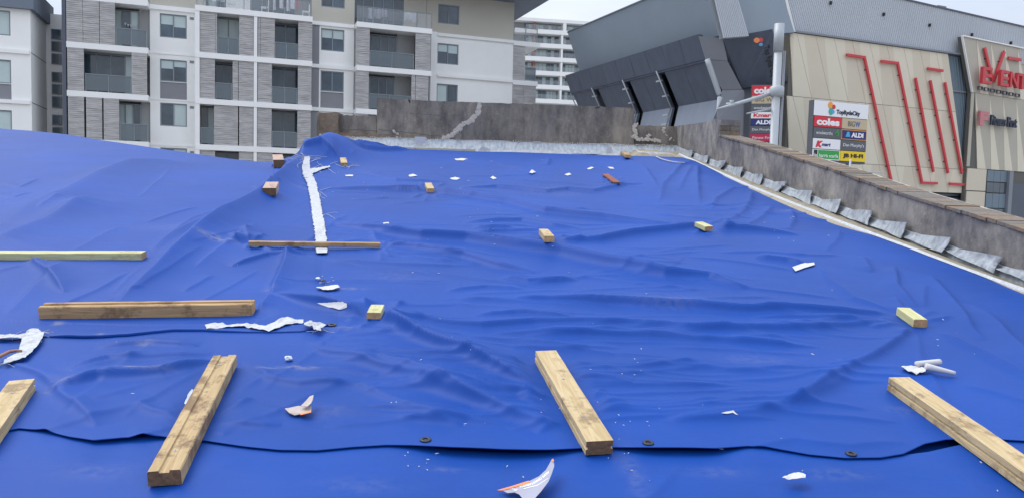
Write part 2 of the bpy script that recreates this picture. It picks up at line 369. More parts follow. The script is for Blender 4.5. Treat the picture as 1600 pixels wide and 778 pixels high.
# folds: polyline traced on the roof, height m, near-side width m, far-side width m
FOLDS = [
 ([(505,297),(560,296),(660,298),(720,305),(794,316),(853,331),(948,342),(1068,360)], .040, .05, .28),
 ([(720,294),(776,292),(853,300),(887,296),(927,300),(973,291),(1007,288)], .03, .05, .25),
 ([(865,380),(942,378),(988,369),(1081,362),(1180,366),(1250,372)], .045, .05, .22),
 ([(512,352),(553,357),(600,366),(660,374),(729,376),(810,387),(877,396),(973,419),(1040,434),(1110,438),(1165,454)], .06, .06, .25),
 ([(600,384),(650,388),(680,393),(726,399),(780,414),(840,425)], .035, .045, .2),
 ([(726,347),(815,344),(865,354),(908,359)], .025, .04, .15),
 ([(738,357),(800,357)], .018, .03, .12),
 ([(745,366),(800,363),(850,360)], .018, .03, .12),
 ([(786,431),(825,438),(905,436)], .02, .03, .12),
 ([(700,452),(760,446),(820,450)], .014, .03, .1),
 ([(804,466),(858,468),(966,473),(1081,480),(1160,486),(1288,490),(1396,490)], .038, .035, .16),
 ([(739,494),(804,491),(894,497)], .018, .025, .1),
 ([(600,510),(660,507),(753,511),(833,506),(912,508),(1002,513),(1074,519),(1160,519),(1280,512),(1395,502)], .03, .035, .13),
 ([(768,522),(890,522),(998,525),(1092,533),(1160,535),(1280,542)], .025, .03, .1),
 ([(1170,497),(1288,502),(1375,502)], .02, .03, .08),
 ([(423,458),(474,471),(520,483),(570,496),(640,524),(700,550),(790,586),(850,606)], .055, .035, .16),
 ([(590,562),(660,593),(725,622),(804,650),(883,672)], .035, .04, .12),
 ([(490,545),(562,562),(608,578),(700,616),(780,640)], .032, .04, .12),
 ([(560,600),(640,640),(720,662)], .02, .04, .12),
 ([(423,458),(405,480),(398,500)], .03, .03, .09),
 ([(423,458),(430,440),(445,415),(450,398)], .03, .04, .1),
 ([(183,470),(240,432),(300,390),(345,360),(400,326),(440,292),(470,265),(490,238)], .11, .09, .24),
 ([(237,396),(300,356),(400,314),(455,272)], .05, .08, .2),
 ([(0,354),(100,314),(150,285),(200,268),(280,256)], .09, .34, .6),
 ([(-60,395),(0,382),(67,357),(140,322)], .06, .2, .35),
 ([(43,407),(84,437),(100,455)], .025, .04, .12),
 ([(0,285),(30,292),(60,280)], .01, .05, .12),
 ([(-40,300),(20,310),(50,300)], .01, .05, .12),
 ([(360,420),(420,405),(480,402)], .02, .03, .1),
 ([(80,613),(150,590),(250,583),(333,560)], .04, .04, .13),
 ([(100,585),(170,560),(240,555),(330,548)], .02, .03, .1),
 ([(0,560),(60,585),(120,640),(150,668)], .025, .04, .12),
 ([(380,560),(420,590),(470,600),(560,600)], .018, .03, .1),
 ([(150,540),(230,530),(310,535)], .02, .03, .1),
 ([(1399,488),(1334,469),(1300,445),(1273,420)], .03, .03, .1),
 ([(1396,420),(1402,451),(1430,480)], .035, .03, .07),
 ([(1445,450),(1442,480)], .02, .03, .06),
 ([(1430,512),(1377,550),(1331,578),(1290,602),(1230,640)], .06, .035, .11),
 ([(1452,512),(1519,545),(1600,587),(1680,630)], .04, .03, .1),
 ([(1516,476),(1550,500),(1600,546),(1650,590)], .055, .05, .14),
 ([(1400,425),(1457,442),(1488,472),(1519,516),(1541,534)], .045, .05, .12),
 ([(1346,405),(1362,430)], .03, .04, .08),
 ([(1180,408),(1232,414),(1260,420)], .025, .03, .1),
 ([(1431,514),(1440,560),(1455,590),(1490,640)], .02, .03, .08),
 ([(1030,316),(1037,290),(1064,262),(1085,254)], .05, .07, .09),
 ([(1091,262),(1090,285),(1093,320)], .055, .05, .09),
 ([(1060,300),(1070,280),(1082,262)], .03, .05, .07),
 ([(1113,329),(1118,312),(1150,294)], .04, .05, .08),
 ([(1127,356),(1157,338),(1172,318),(1176,300)], .045, .06, .09),
 ([(1164,361),(1191,341),(1208,322)], .035, .05, .07),
 ([(1232,363),(1240,346),(1237,327)], .035, .05, .08),
 ([(1290,400),(1310,375),(1312,362)], .02, .04, .07),
 ([(700,247),(780,256),(835,268)], .02, .05, .3),
 ([(860,247),(855,256)], .03, .05, .1),
 ([(980,252),(1010,268),(1030,300)], .025, .06, .12),
 ([(560,270),(620,283),(700,284)], .018, .05, .2),
 ([(478,235),(505,224),(540,232),(575,240)], .11, .06, .12),
 ([(485,246),(520,238),(560,243),(600,238)], .08, .06, .12),
 ([(468,246),(476,232),(490,222)], .06, .04, .08),
 ([(520,222),(545,228),(566,236)], .05, .04, .09),
 ([(540,248),(580,242),(640,236)], .06, .05, .14),
 ([(470,262),(500,258),(540,262)], .05, .05, .1),
 ([(960,560),(1060,575),(1150,572)], .012, .05, .2),
 ([(870,560),(905,590),(990,600)], .014, .03, .1),
 ([(1050,660),(1180,650),(1260,625),(1330,590)], .025, .06, .2),
 ([(1180,700),(1240,690),(1330,700),(1420,690)], .012, .05, .1),
 ([(1500,600),(1560,615),(1640,640)], .018, .05, .15),
]
FG = []
for pl, h, wn, wf in FOLDS:
    P = np.array([gp(*p) for p in pl]); dd_ = abs(P[-1] - P[0]); k_ = .5 if (dd_[1] > 1.0 * dd_[0] and pl[0][0] > 1020) else 1.; k_ *= float(np.interp(P[:, 1].mean(), [2.8, 4.5], [.75, 1])); FG.append((P, h * k_, wn, wf))
# extra small random folds
rs = np.random.RandomState(5)
for k in range(170):
    px = rs.uniform(520, 1330); py = rs.uniform(268, 660)
    if px > 1050 + (py - 240) * 2.3: continue
    L = rs.uniform(35, 120) * (.6 + (py - 240) / 400); a = rs.uniform(-.10, .14)
    pl = [(px - L, py - L * a), (px, py + rs.uniform(-3, 3)), (px + L, py + L * a)]
    s_ = rs.uniform(.4, 1)
    FG.append((np.array([gp(*p) for p in pl]), .010 * s_, (.022 * s_ + .010) * (.5 + gp(px, py)[1] / 8), (.06 * s_ + .015) * (.5 + gp(px, py)[1] / 8)))
for k in range(30):
    px = rs.uniform(0, 500); py = rs.uniform(262, 660)
    L = rs.uniform(20, 60) * (.6 + (py - 240) / 400); a = rs.uniform(-.9, -.2)
    pl = [(px - L, py - L * a), (px, py + rs.uniform(-3, 3)), (px + L, py + L * a)]
    s_ = rs.uniform(.4, 1)
    FG.append((np.array([gp(*p) for p in pl]), .010 * s_, .03 * s_ + .015, .08 * s_ + .02))

for bx_, by_ in ((537, 256), (671, 299), (853, 380), (1097, 361), (587, 496), (957, 286), (1425, 504), (435, 260), (421, 304), (905, 640), (300, 660), (390, 388), (594, 388)):
    n_ = rs.randint(5, 8)
    for k in range(n_):
        a = 2 * math.pi * (k + rs.uniform(-.3, .3)) / n_; sc_ = .4 + (by_ - 240) / 260; L = rs.uniform(26, 70) * sc_
        dx_, dy_ = math.cos(a), math.sin(a) * .42; pl = [(bx_ + dx_ * L * q, by_ + dy_ * L * q + (2 * math.sin(q * 3) if q > .5 else 0)) for q in (.12, .4, .7, 1)]
        FG.append((np.array([gp(*p) for p in pl]), .016 * rs.uniform(.5, 1), .03, .055))
FOOT = [(((68, 495), (397, 490)), .05), (((258, 762), (352, 574)), .055), (((-34, 712), (36, 612)), .05), (((936, 712), (852, 566)), .055), (((1650, 790), (1402, 610)), .05), (((-110, 405), (226, 405)), .045), (((389, 387), (594, 389)), .025),
        (((538, 260), (536, 252)), .05), (((673, 302), (669, 293)), .05), (((858, 383), (849, 371)), .05), (((1107, 362), (1091, 355)), .05), (((1437, 512), (1410, 493)), .045), (((584, 499), (590, 486)), .045)]
FOOT = [(gp(*a[0]), gp(*a[1]), w_) for a, w_ in FOOT]
HIPX, HIPY, HIPK = -2.75, 9.95, .657
def hip_y(X): return HIPY - (X - HIPX) * HIPK
BUMP = gp(512, 268); BUMPY = 10.45; BUMPX = ray(512, 235)[0] * BUMPY
def surf(X, Y, folds=True):
    X = np.asarray(X, float); Y = np.asarray(Y, float)
    Z = H0 + SL * Y
    Z = Z + .035 * vnoise(X * .5 + 3, Y * .55, 1) * sm((Y - 2) / 2) + .006 * vnoise(X * 1.3 + 9, Y * 1.6, 2) + .0015 * vnoise(X * 3 + Y, Y * 4.2, 3)
    # pile draped over the corner post
    e = ((X - BUMPX) / .38) ** 2 + ((Y - BUMPY) / .75) ** 2
    Z = Z + .36 * np.exp(-np.clip(e, 0, 40) ** 1.15)
    e = ((X - BUMPX - .45) / .3) ** 2 + ((Y - BUMPY - .6) / .9) ** 2
    Z = Z + .05 * np.exp(-np.clip(e, 0, 40))
    Z = Z - .115 * sm((Y - 12.0) / .9) * sm((X + 2.4) / .5)
    b = Y - hip_y(X)
    b = np.where(X < HIPX + .25, b, np.minimum(b, 0) * 0)
    wgt = sm((HIPX + .25 - X) / .3)
    Z = Z - wgt * (.55 * (np.sqrt(np.clip(b, -50, 50) ** 2 + .01) + b) / 2)
    if folds:
        D = np.zeros_like(Z); wx = .007 * vnoise(X * 4, Y * 4, 11); wy = .007 * vnoise(X * 4 + 5, Y * 4, 12)
        Xw = (X + wx).ravel(); Yw = (Y + wy).ravel(); Dr = D.ravel()
        for P, h, wn, wf in FG:
            mg = 3.2 * max(wn, wf)
            lo = P.min(0) - mg; hi = P.max(0) + mg
            ix = np.nonzero((Xw > lo[0]) & (Xw < hi[0]) & (Yw > lo[1]) & (Yw < hi[1]))[0]
            if not len(ix): continue
            x = Xw[ix]; y = Yw[ix]; best = np.full(len(ix), 1e9); sgn = np.zeros(len(ix)); tt = np.zeros(len(ix))
            dT = P[-1] - P[0]; N0 = np.array([-dT[1], dT[0]]); N0 = N0 if N0[1] > 0 else -N0; seg = np.hypot(*(P[1:] - P[:-1]).T); cum = np.r_[0, np.cumsum(seg)]; tot = cum[-1]
            for i in range(len(P) - 1):
                a, b2 = P[i], P[i + 1]; d = b2 - a; l2 = d @ d
                t = np.clip(((x - a[0]) * d[0] + (y - a[1]) * d[1]) / l2, 0, 1)
                qx = x - a[0] - t * d[0]; qy = y - a[1] - t * d[1]; dd = qx * qx + qy * qy
                c = dd < best; best = np.where(c, dd, best)
                nrm = np.array([-d[1], d[0]]) / math.sqrt(l2); nrm = nrm if nrm @ N0 > 0 else -nrm
                sgn = np.where(c, qx * nrm[0] + qy * nrm[1], sgn); tt = np.where(c, (cum[i] + t * seg[i]) / tot, tt)
            r_ = np.sqrt(best); tap = np.clip(np.minimum(tt, 1 - tt) * 5, 0, 1) ** .6
            wv = (wn * .62 + (wf - wn * .62) * sm(.5 + .5 * sgn / (r_ + 1e-5))) * (.35 + .65 * tap)
            Dr[ix] += 1.55 * h * tap * (np.exp(-np.sqrt((r_ / wv) ** 2 + .012) * 1.25) + .0)
        for a, b2, w_ in FOOT:      # the sheet is pressed flat where something lies on it
            d = b2 - a; X1 = X.ravel(); Y1 = Y.ravel(); t = np.clip(((X1 - a[0]) * d[0] + (Y1 - a[1]) * d[1]) / (d @ d), 0, 1)
            q = np.hypot(X1 - a[0] - t * d[0], Y1 - a[1] - t * d[1]); Dr *= .12 + .88 * sm((q - w_) / .10)
        D = Dr.reshape(Z.shape); Z = Z + D
    return Z
CR = np.linspace(-1.06, 1.25, 950); CL = np.linspace(math.log(1.0), math.log(16.5), 700)
_r, _l = np.meshgrid(CR, CL); CZ = surf(_r * np.exp(_l), np.exp(_l))
def surfc(X, Y):
    X = np.asarray(X, float); Y = np.asarray(Y, float); u = (X / Y - CR[0]) / (CR[1] - CR[0]); v = (np.log(Y) - CL[0]) / (CL[1] - CL[0])
    u = np.clip(u, 0, len(CR) - 1.001); v = np.clip(v, 0, len(CL) - 1.001); i = u.astype(int); j = v.astype(int); u = u - i; v = v - j
    return (CZ[j, i] * (1 - u) + CZ[j, i + 1] * u) * (1 - v) + (CZ[j + 1, i] * (1 - u) + CZ[j + 1, i + 1] * u) * v
def sz(x, y): return float(surfc(x, y))
HY = np.concatenate([np.arange(1.0, 6, .01), np.arange(6, 16, .02)])
def hit(px, py, extra=0.):
    r = ray(px, py); Y = HY
    Z = surfc(r[0] * Y, Y) + extra; below = r[2] * Y < Z
    i = int(np.argmax(below)) if below.any() else len(Y) - 1
    y = Y[i]; return Vector((r[0] * y, y, float(r[2] * y)))


# --- the boundaries of the sheets
E2 = [(-500,700),(-80,690),(0,674),(40,667),(75,671),(115,681),(150,686),(200,681),(262,679),(330,683),(390,692),(440,697),(500,697),(560,692),(620,689),(660,690),(720,694),(800,697),(880,697),(960,694),(1060,697),(1150,699),(1210,695),(1235,697),(1290,708),(1340,713),(1400,712),(1450,706),(1520,690),(1570,684),(1640,684),(1800,695),(2300,700)]
e2 = np.array([gp(p[0], p[1] + 4) for p in E2]); e2r = e2[:, 0] / e2[:, 1]
def edge2(r): return np.interp(r, e2r, e2[:, 1])
TE = [(1000,241),(1060,243),(1085,254),(1110,266),(1167,292),(1230,318),(1310,350),(1400,384),(1500,423),(1600,459),(1700,497)]
te = np.array([gp(*p) for p in TE]); te = te[np.argsort(te[:, 1])]
def XR(Y): return np.where(Y < te[0, 1], te[0, 0] + (te[0, 1] - Y) * .055, np.interp(Y, te[1:, 1], te[1:, 0]) if False else np.interp(Y, te[:, 1], te[:, 0]))
WY = 13.12                      # face of the far parapet
E3 = [(-500,520),(0,527),(65,519),(130,521),(200,519),(270,511),(319,511),(380,514),(430,516),(470,516),(505,512),(527,508)]
e3 = np.array([gp(*p) for p in E3])
R3 = [(527,508),(527,487),(515,465),(501,440),(503,395),(498,350),(491,300),(482,262),(476,245)]
r3 = np.array([gp(*p) for p in R3])
def inside3(X, Y): return np.minimum(np.interp(Y, r3[:, 1], r3[:, 0], left=-9) - X, Y - np.interp(X, e3[:, 0], e3[:, 1]))
def z2(X, Y):
    Z = surf(X, Y) - .035 * sm((inside3(X, Y) - .05) / .15) - .10 * sm((inside3(X, Y) - .3) / .5)
    r = X / Y; f = np.clip(1 - (Y - edge2(r)) / .22, 0, 1)
    lift = .002 + .003 * (vnoise(r * 9 + 2, r * 0 + .5, 21) + 1) / 2 + .005 * np.exp(-((r + .02) / .10) ** 2) + .004 * np.exp(-((r - .23) / .07) ** 2)
    return Z + lift * f ** 1.6
def z1(X, Y):
    r = X / Y; g = np.exp(-((Y - edge2(r) + .03) / .13) ** 2)
    dip = .022 * np.exp(-((r + .02) / .10) ** 4) + .018 * np.exp(-((r - .23) / .07) ** 4) + .010 * np.exp(-((r + .52) / .05) ** 2)
    return surf(X, np.minimum(Y, edge2(r) + .02), False) + SL * np.maximum(Y - edge2(r) - .02, 0) - .004 - .03 * sm((Y - edge2(r) - .03) / .06) - dip * g + (.012 * vnoise(X * 1.2, Y * 1.5, 31) + .012 * vnoise(X * 2.6 + Y, Y * 2.0, 32) - .008 + .016 * (1 - np.abs(vnoise(X * 1.3 + Y * .7, Y * .9 - X * .2, 33))) ** 7 + .010 * (1 - np.abs(vnoise(X * 2.1 - Y * 1.1, Y * 1.7, 34))) ** 8) * sm((edge2(r) - Y) / .2)
def z3(X, Y):
    fr_ = Y - np.interp(X, e3[:, 0], e3[:, 1]); f = np.clip(1 - fr_ / .14, 0, 1)
    return surf(X, Y) + .0012 + .003 * sm(inside3(X, Y) / .06) + .008 * f * (1 + vnoise(X * 5, Y * 2, 41)) * sm((np.interp(Y, r3[:, 1], r3[:, 0]) - X) / .05)

# brown-grey scuffs and chalky rubs: px, py, half length, half height, strength
SC = [(215,580,40,4,.9),(95,603,20,6,.35),(70,612,15,4,.3),(228,580,14,3,1),(470,573,38,3,.5),(420,575,20,2,.4),(545,448,25,2,.35),(1045,472,35,4,.4),(1040,472,60,9,.2),
      (335,391,32,3,.45),(90,497,12,3,.5),(155,517,7,2,.6),(228,533,14,3,.35),(540,515,16,2,.35),(990,740,16,40,.16),(1310,565,4,2,.4),(420,450,12,3,.2),(470,300,15,3,.15),(1235,330,25,3,.25),(1075,340,8,2,.2),(150,735,60,12,.12),(560,755,70,14,.10),(1120,730,50,10,.12),(1300,735,60,8,.14),(700,725,30,5,.16),(1410,640,30,10,.12),(620,430,60,8,.10),(860,300,60,5,.12),(260,360,40,6,.12),(1180,560,60,10,.12),(500,640,50,10,.10)]
def scuff(X, Y):
    v = np.zeros(X.size, dtype=np.float32); X = X.ravel(); Y = Y.ravel()
    for px, py, a, b, s in SC:
        c = gp(px, py); ex = gp(px + a, py)[0] - c[0]; ey = gp(px, py - b)[1] - c[1]
        q = ((X - c[0]) / ex) ** 2 + ((Y - c[1]) / ey) ** 2
        v = np.maximum(v, s * np.exp(-q * 1.2))
    return v
def grid_sheet(name, X, Y, Z, label, lip=None):
    nr, nc = X.shape
    v = np.stack([X, Y, Z], -1).reshape(-1, 3)
    idx = np.arange(nr * nc).reshape(nr, nc)
    q = np.stack([idx[:-1, :-1], idx[:-1, 1:], idx[1:, 1:], idx[1:, :-1]], -1).reshape(-1, 4)
    org = np.array([X.mean(), Y.mean(), Z.min()])
    me = bpy.data.meshes.new(name)
    me.vertices.add(len(v)); me.vertices.foreach_set('co', (v - org).astype(np.float32).ravel())
    me.loops.add(q.size); me.loops.foreach_set('vertex_index', q.astype(np.int32).ravel())
    me.polygons.add(len(q)); me.polygons.foreach_set('loop_start', np.arange(0, q.size, 4, dtype=np.int32))
    me.update(calc_edges=True); me.polygons.foreach_set('use_smooth', np.ones(len(q), bool))
    at = me.attributes.new('scuff', 'FLOAT', 'POINT'); at.data.foreach_set('value', scuff(X, Y))
    me.materials.append(m_tarp)
    o = bpy.data.objects.new(name, me); COL.objects.link(o); o.location = org; ORG[o.name] = Vector(org)
    return setp(o, label, 'tarpaulin')

# big sheet
nc, nr = 760, 620
u = np.linspace(0, 1, nc)[None, :]; v = np.linspace(0, 1, nr)[:, None]
rl = -1.04
rf = rl + u * (XR(np.array(2.45)) / 2.45 - rl)
Yf = edge2(rf)
def backY(r):
    hy = (HIPY + HIPX * HIPK) / (1 + HIPK * np.clip(r, -1.05, 0)) + .9
    back_wob = WY - .16 - .12 * np.exp(-((r - .01) / .06) ** 2) + .03 * vnoise(r * 22, r * 0, 9)
    return hy + (back_wob - hy) * sm((r + .29) / .05)
rb = rl + u * (XR(np.array(12.9)) / 12.9 - rl)
Y = Yf * (backY(rb) / Yf) ** v
r = rl + u * (XR(Y) / Y - rl); X = r * Y
Z = z2(X, Y)
X = np.vstack([X[:1], X]); Y = np.vstack([Y[:1] + .004, Y]); Z = np.vstack([Z[:1] - .003, Z])
tarp_big = grid_sheet('tarpaulin', X, Y, Z, 'large creased blue tarpaulin sheet reaching from the grommeted hem up to the old parapets')
# near sheet
u = np.linspace(-1.0, 1.3, 560)[None, :]; v = np.linspace(0, 1, 150)[:, None]
Yf = edge2(u); Y = .9 + (Yf + .35 - .9) * v; X = u * Y
tarp_near = grid_sheet('tarpaulin', X, Y, z1(X, Y), 'blue tarpaulin sheet nearest the camera, tucked beneath the hem with eyelets')
# upper left sheet
nc, nr = 560, 620
u = np.linspace(0, 1, nc)[None, :]; v = np.linspace(0, 1, nr)[:, None]
def yb3(r): return (HIPY + HIPX * HIPK) / (1 + HIPK * r) + .8
rr3 = r3[:, 0] / r3[:, 1]
vv = (v ** 1.0)
Yr = np.exp(np.log(r3[0, 1]) + (np.log(9.85) - np.log(r3[0, 1])) * vv)        # depth on the right edge for each row
rR = np.interp(Yr, r3[:, 1], rr3)
r = -1.04 + u * (rR + 1.04)
xr = r * 3.9
Ye = np.interp(r, e3[:, 0] / e3[:, 1], e3[:, 1]); Yb_ = np.where(True, yb3(np.clip(r, -1.05, -.275)), 0)
Yb_ = Yb_ + (9.85 - Yb_) * sm((u - .965) / .035)
Y = Ye * (Yb_ / Ye) ** vv; X = r * Y
Z = z3(X, Y)
X = np.vstack([X[:1], X]); Y = np.vstack([Y[:1] + .004, Y]); Z = np.vstack([Z[:1] - .012, Z])
tarp_left = grid_sheet('tarpaulin', X, Y, Z, 'upper left blue tarpaulin sheet ending at the white taped seam and torn lower edge')

# roof deck below and the old building's body
mb = MB(); mb.hexa([(-14, .9, H0 + SL * .9 - .16), (3.0, .9, H0 + SL * .9 - .16), (2.7, WY - .2, H0 + SL * WY - .3), (-2.7, WY - .2, H0 + SL * WY - .3),
                    (-14, .9, H0 + SL * .9 - .11), (3.0, .9, H0 + SL * .9 - .11), (2.7, WY - .2, H0 + SL * WY - .25), (-2.7, WY - .2, H0 + SL * WY - .25)])
ob = mb.obj('roof', m_plank); setp(ob, kind='structure')
mb = MB(); mb.hexa([(-14, 1.0, -11), (3.5, 1.0, -11), (3.2, WY + .2, -11), (-3.3, 10.6, -11), (-14, 1.0, -1.35), (3.5, 1.0, -1.35), (3.2, WY + .2, .2), (-3.3, 10.6, .1)])
ob = mb.obj('old_building', m_brick); setp(ob, 'old brick building beneath the tarpaulin covered roof', 'building')
# ground
ob = new_mesh_obj('ground', [(-1500, -1500, -11.05), (1500, -1500, -11.05), (1500, 1500, -11.05), (-1500, 1500, -11.05)], [(0, 1, 2, 3)], m_pave); setp(ob, kind='structure')
ob = new_mesh_obj('road', [(-200, 22, -11.045), (200, 36, -11.045), (200, 44, -11.045), (-200, 30, -11.045)], [(0, 1, 2, 3)], m_asphalt); setp(ob, kind='structure')
mb = MB(); mb.prism([(-200, 30.1, -11.04), (200, 44.1, -11.04), (200, 44.4, -11.04), (-200, 30.4, -11.04)], (0, 0, .13)); setp(mb.obj('kerb', m_pave), kind='structure')

# ------------------------------------------------------------------ eyelets (grommets)
def torus_verts(c, R1, r1, nx, ax, ay, n=18, k=6):
    V = []; F = []
    for i in range(n):
        a = 2 * math.pi * i / n
        d = ax * math.cos(a) + ay * math.sin(a)
        for j in range(k):
            b = 2 * math.pi * j / k; V.append(c + d * (R1 + r1 * math.cos(b)) + nx * r1 * .5 * math.sin(b))
    for i in range(n):
        for j in range(k): F.append((i * k + j, ((i + 1) % n) * k + j, ((i + 1) % n) * k + (j + 1) % k, i * k + (j + 1) % k))
    return V, F
NR = Vector((0, -SL, 1)).normalized(); AX = Vector((1, 0, 0)); AY = NR.cross(AX)
for px, py, par, R1 in ((665, 686, tarp_big, .014), (1013, 691, tarp_big, .014), (1330, 708, tarp_big, .013), (519, 507, tarp_left, .015), (505, 439, tarp_left, .010)):
    g = gp(px, py); zf = z2 if par is tarp_big else z3
    c = Vector((g[0], g[1], float(zf(np.array([g[0]]), np.array([g[1]]))[0]) + .004))
    # slide along the ray so that it sits on the lifted hem
    rr_ = ray(px, py)
    for it in range(6):
        Yn = c.y; zz = float(zf(np.array([rr_[0] * Yn]), np.array([Yn]))[0]) + .003
        Yn = Yn + (zz - rr_[2] * Yn) / (rr_[2] - SL); c = Vector((rr_[0] * Yn, Yn, zz))
    V, F = torus_verts(c, R1, .006, NR, AX, AY); b = len(V)
    e = new_mesh_obj('eyelet', V, F, m_rubber, par, True)
    V = [c - NR * .001] + [c - NR * .001 + (AX * math.cos(a) + AY * math.sin(a)) * R1 for a in np.linspace(0, 2 * math.pi, 14)[:-1]]
    new_mesh_obj('eyelet_hole', V, [(0, i + 1, (i + 1) % 13 + 1) for i in range(13)], m_blackish, par)

# ------------------------------------------------------------------ timbers
def timber(label, base0, base1, wd, ht, m, mend=None, groove=False, screws=(), name='timber_beam', group='timbers weighing the tarpaulin down', lift=0., tilt=0, side_groove=False, cat='timber'):
    "a length of sawn timber lying on the sheet from picture point base0 to base1"
    A = hit(*base0); B = hit(*base1)
    d = (B - A); L = d.length; x = d.normalized(); y = NR.cross(x).normalized(); zax = x.cross(y)
    n = max(3, int(L / .05)); mid = A + d / 2
    # rest on the highest points below it
    tt = np.linspace(0, 1, 30); gap = max(sz(A.x + d.x * t, A.y + d.y * t) - (A.z + d.z * t) for t in tt)
    gap = min(max(gap, 0), .03)
    root = thing(name, label, cat, tuple(mid + Vector((0, 0, gap + lift))), group)
    Mx = Matrix((x, y, zax)).transposed(); root.rotation_euler = Mx.to_euler()
    hw = wd / 2
    if groove: prof = [(-hw, 0), (hw, 0), (hw, ht * .93), (hw - .004, ht), (wd * .17, ht), (wd * .14, ht * .86), (-wd * .14, ht * .86), (-wd * .17, ht), (-hw + .004, ht), (-hw, ht * .93)]
    elif side_groove: prof = [(-hw, 0), (hw, 0), (hw, ht * .4), (hw - .006, ht * .43), (hw - .006, ht * .57), (hw, ht * .6), (hw, ht), (-hw, ht), (-hw, ht * .6), (-hw + .008, ht * .57), (-hw + .008, ht * .43), (-hw, ht * .4)]
    else: prof = [(-hw + .002, 0), (hw - .002, 0), (hw, .003), (hw, ht - .003), (hw - .003, ht), (-hw + .003, ht), (-hw, ht - .003), (-hw, .003)]
    k = len(prof); V = []; F = []; MI = []
    bow = random.uniform(-.004, .004) * min(L, 1)
    for i in range(n + 1):
        t = i / n; xx = (t - .5) * L
        for (a, b) in prof:
            j = (0 if i in (0, n) else 1)
            V.append((xx + random.uniform(-.0015, .0015) * (1 - j), a + bow * math.sin(math.pi * t) + random.uniform(-.0006, .0006), b + random.uniform(-.0007, .0007) * (b > 0)))
    for i in range(n):
        for j in range(k): F.append((i * k + j, i * k + (j + 1) % k, (i + 1) * k + (j + 1) % k, (i + 1) * k + j)); MI.append(0)
    F.append(tuple(range(k - 1, -1, -1))); MI.append(1); F.append(tuple(range(n * k, n * k + k))); MI.append(1)
    me_end = mend or m_endgrain
    o = new_mesh_obj('wood', V, F, [m, me_end], root, local=True, mi=MI)
    for t, off in screws:
        V = []; F = []; c = Vector(((t - .5) * L, off * wd, ht + (-.14 * ht if groove and abs(off) < .14 else 0)))
        rs_ = .006
        V = [c + Vector((0, 0, .0015))] + [c + Vector((math.cos(a) * rs_, math.sin(a) * rs_, .0015)) for a in np.linspace(0, 2 * math.pi, 11)[:-1]] + [c + Vector((math.cos(a) * rs_ * 1.1, math.sin(a) * rs_ * 1.1, -.002)) for a in np.linspace(0, 2 * math.pi, 11)[:-1]]
        F = [(0, i + 1, (i + 1) % 10 + 1) for i in range(10)] + [(i + 1, i + 11, (i + 1) % 10 + 11, (i + 1) % 10 + 1) for i in range(10)]
        new_mesh_obj('screw', V, F, m_steel, root, local=True)
        V2 = [c + Vector((0, 0, .0021)) + Vector((math.cos(a) * .002, math.sin(a) * .002, 0)) for a in np.linspace(0, 2 * math.pi, 7)[:-1]]
        new_mesh_obj('screw_recess', V2, [tuple(range(6))], m_blackish, root, local=True)
    return root
timber('pale greenish timber beam cut off by the left edge of the photo, highest of the left beams', (-110, 405), (226, 405), .075, .045, m_wood_pale, m_endgrain, side_groove=False)
timber('thin brown batten laid across the foot of the white taped seam', (389, 387), (594, 389), .035, .030, m_wood_brown, m_endgrain, name='timber_batten')
timber('brown timber beam lying crosswise at left, just above the torn white tape', (68, 495), (397, 490), .085, .062, m_wood_brown, m_endgrain, groove=True)
timber('rough grooved timber beam with three screws pointing at the camera, lower left', (258, 762), (352, 574), .094, .048, m_wood_rough, m_endgrain_d, groove=True, screws=((.14, .0), (.62, .0), (.90, .03)))
timber('short timber beam end jutting in from the left edge beside the lower hem', (-34, 712), (36, 612), .085, .045, m_wood, m_endgrain, groove=False, screws=((.75, .0),), side_groove=True)
timber('smooth pale timber beam in the middle foreground lying over the hem', (936, 712), (852, 566), .092, .050, m_wood, m_endgrain_d, screws=((.22, .05), (.62, -.02)), side_groove=True)
timber('grooved timber beam running out of the lower right corner of the photo', (1650, 790), (1402, 610), .088, .055, m_wood, m_endgrain_d, screws=((.55, .0),), side_groove=True)

# ------------------------------------------------------------------ blocks
def block(label, near, far, wd, ht, m, mend=None, name='timber_block', cat='block'):
    return timber(label, near, far, wd * .9, ht * .95, m, mend, name=name, group='blocks weighing the tarpaulin down', cat=cat)
block('small pale timber block just right of the tarpaulin bunched over the wall end post', (538, 260), (536, 252), .085, .045, m_wood, m_endgrain)
block('small timber block left of the lower row of white paper scraps', (673, 302), (669, 293), .082, .045, m_wood, m_endgrain)
block('pale timber block with orange end in the centre of the tarpaulin', (858, 383), (849, 371), .080, .047, m_wood, m_endgrain)
block('pale greenish timber block near the sloping parapet, lying almost sideways', (1107, 362), (1091, 355), .085, .040, m_wood_pale, m_endgrain)
block('greenish timber block with orange end where creases radiate at right', (1437, 512), (1410, 493), .078, .047, m_wood_pale, m_endgrain)
block('square pale block just right of the lowest white seam tape', (584, 499), (590, 486), .078, .036, m_wood_pale, m_endgrain)
block('dark reddish plank offcut lying flat near the far parapet', (964, 289), (946, 276), .085, .022, m_wood_red, m_endgrain_d, name='plank_offcut', cat='plank')
block('brown timber block at the white underlay edge beside the far parapet', (981, 250), (972, 243), .095, .045, m_wood_brown, m_endgrain)
def brickpair(label, near, far, wd, ht):
    return timber(label, near, far, wd, ht, m_brickblock, m_endgrain_d, name='brick', group='two pinkish bricks left of the taped seam', cat='brick')
brickpair('upper pinkish brown brick standing at the roofline by the bunched tarpaulin', (436, 263), (434, 254), .125, .09)
brickpair('lower pinkish brown brick left of the top of the taped seam', (421, 307), (426, 297), .115, .07)

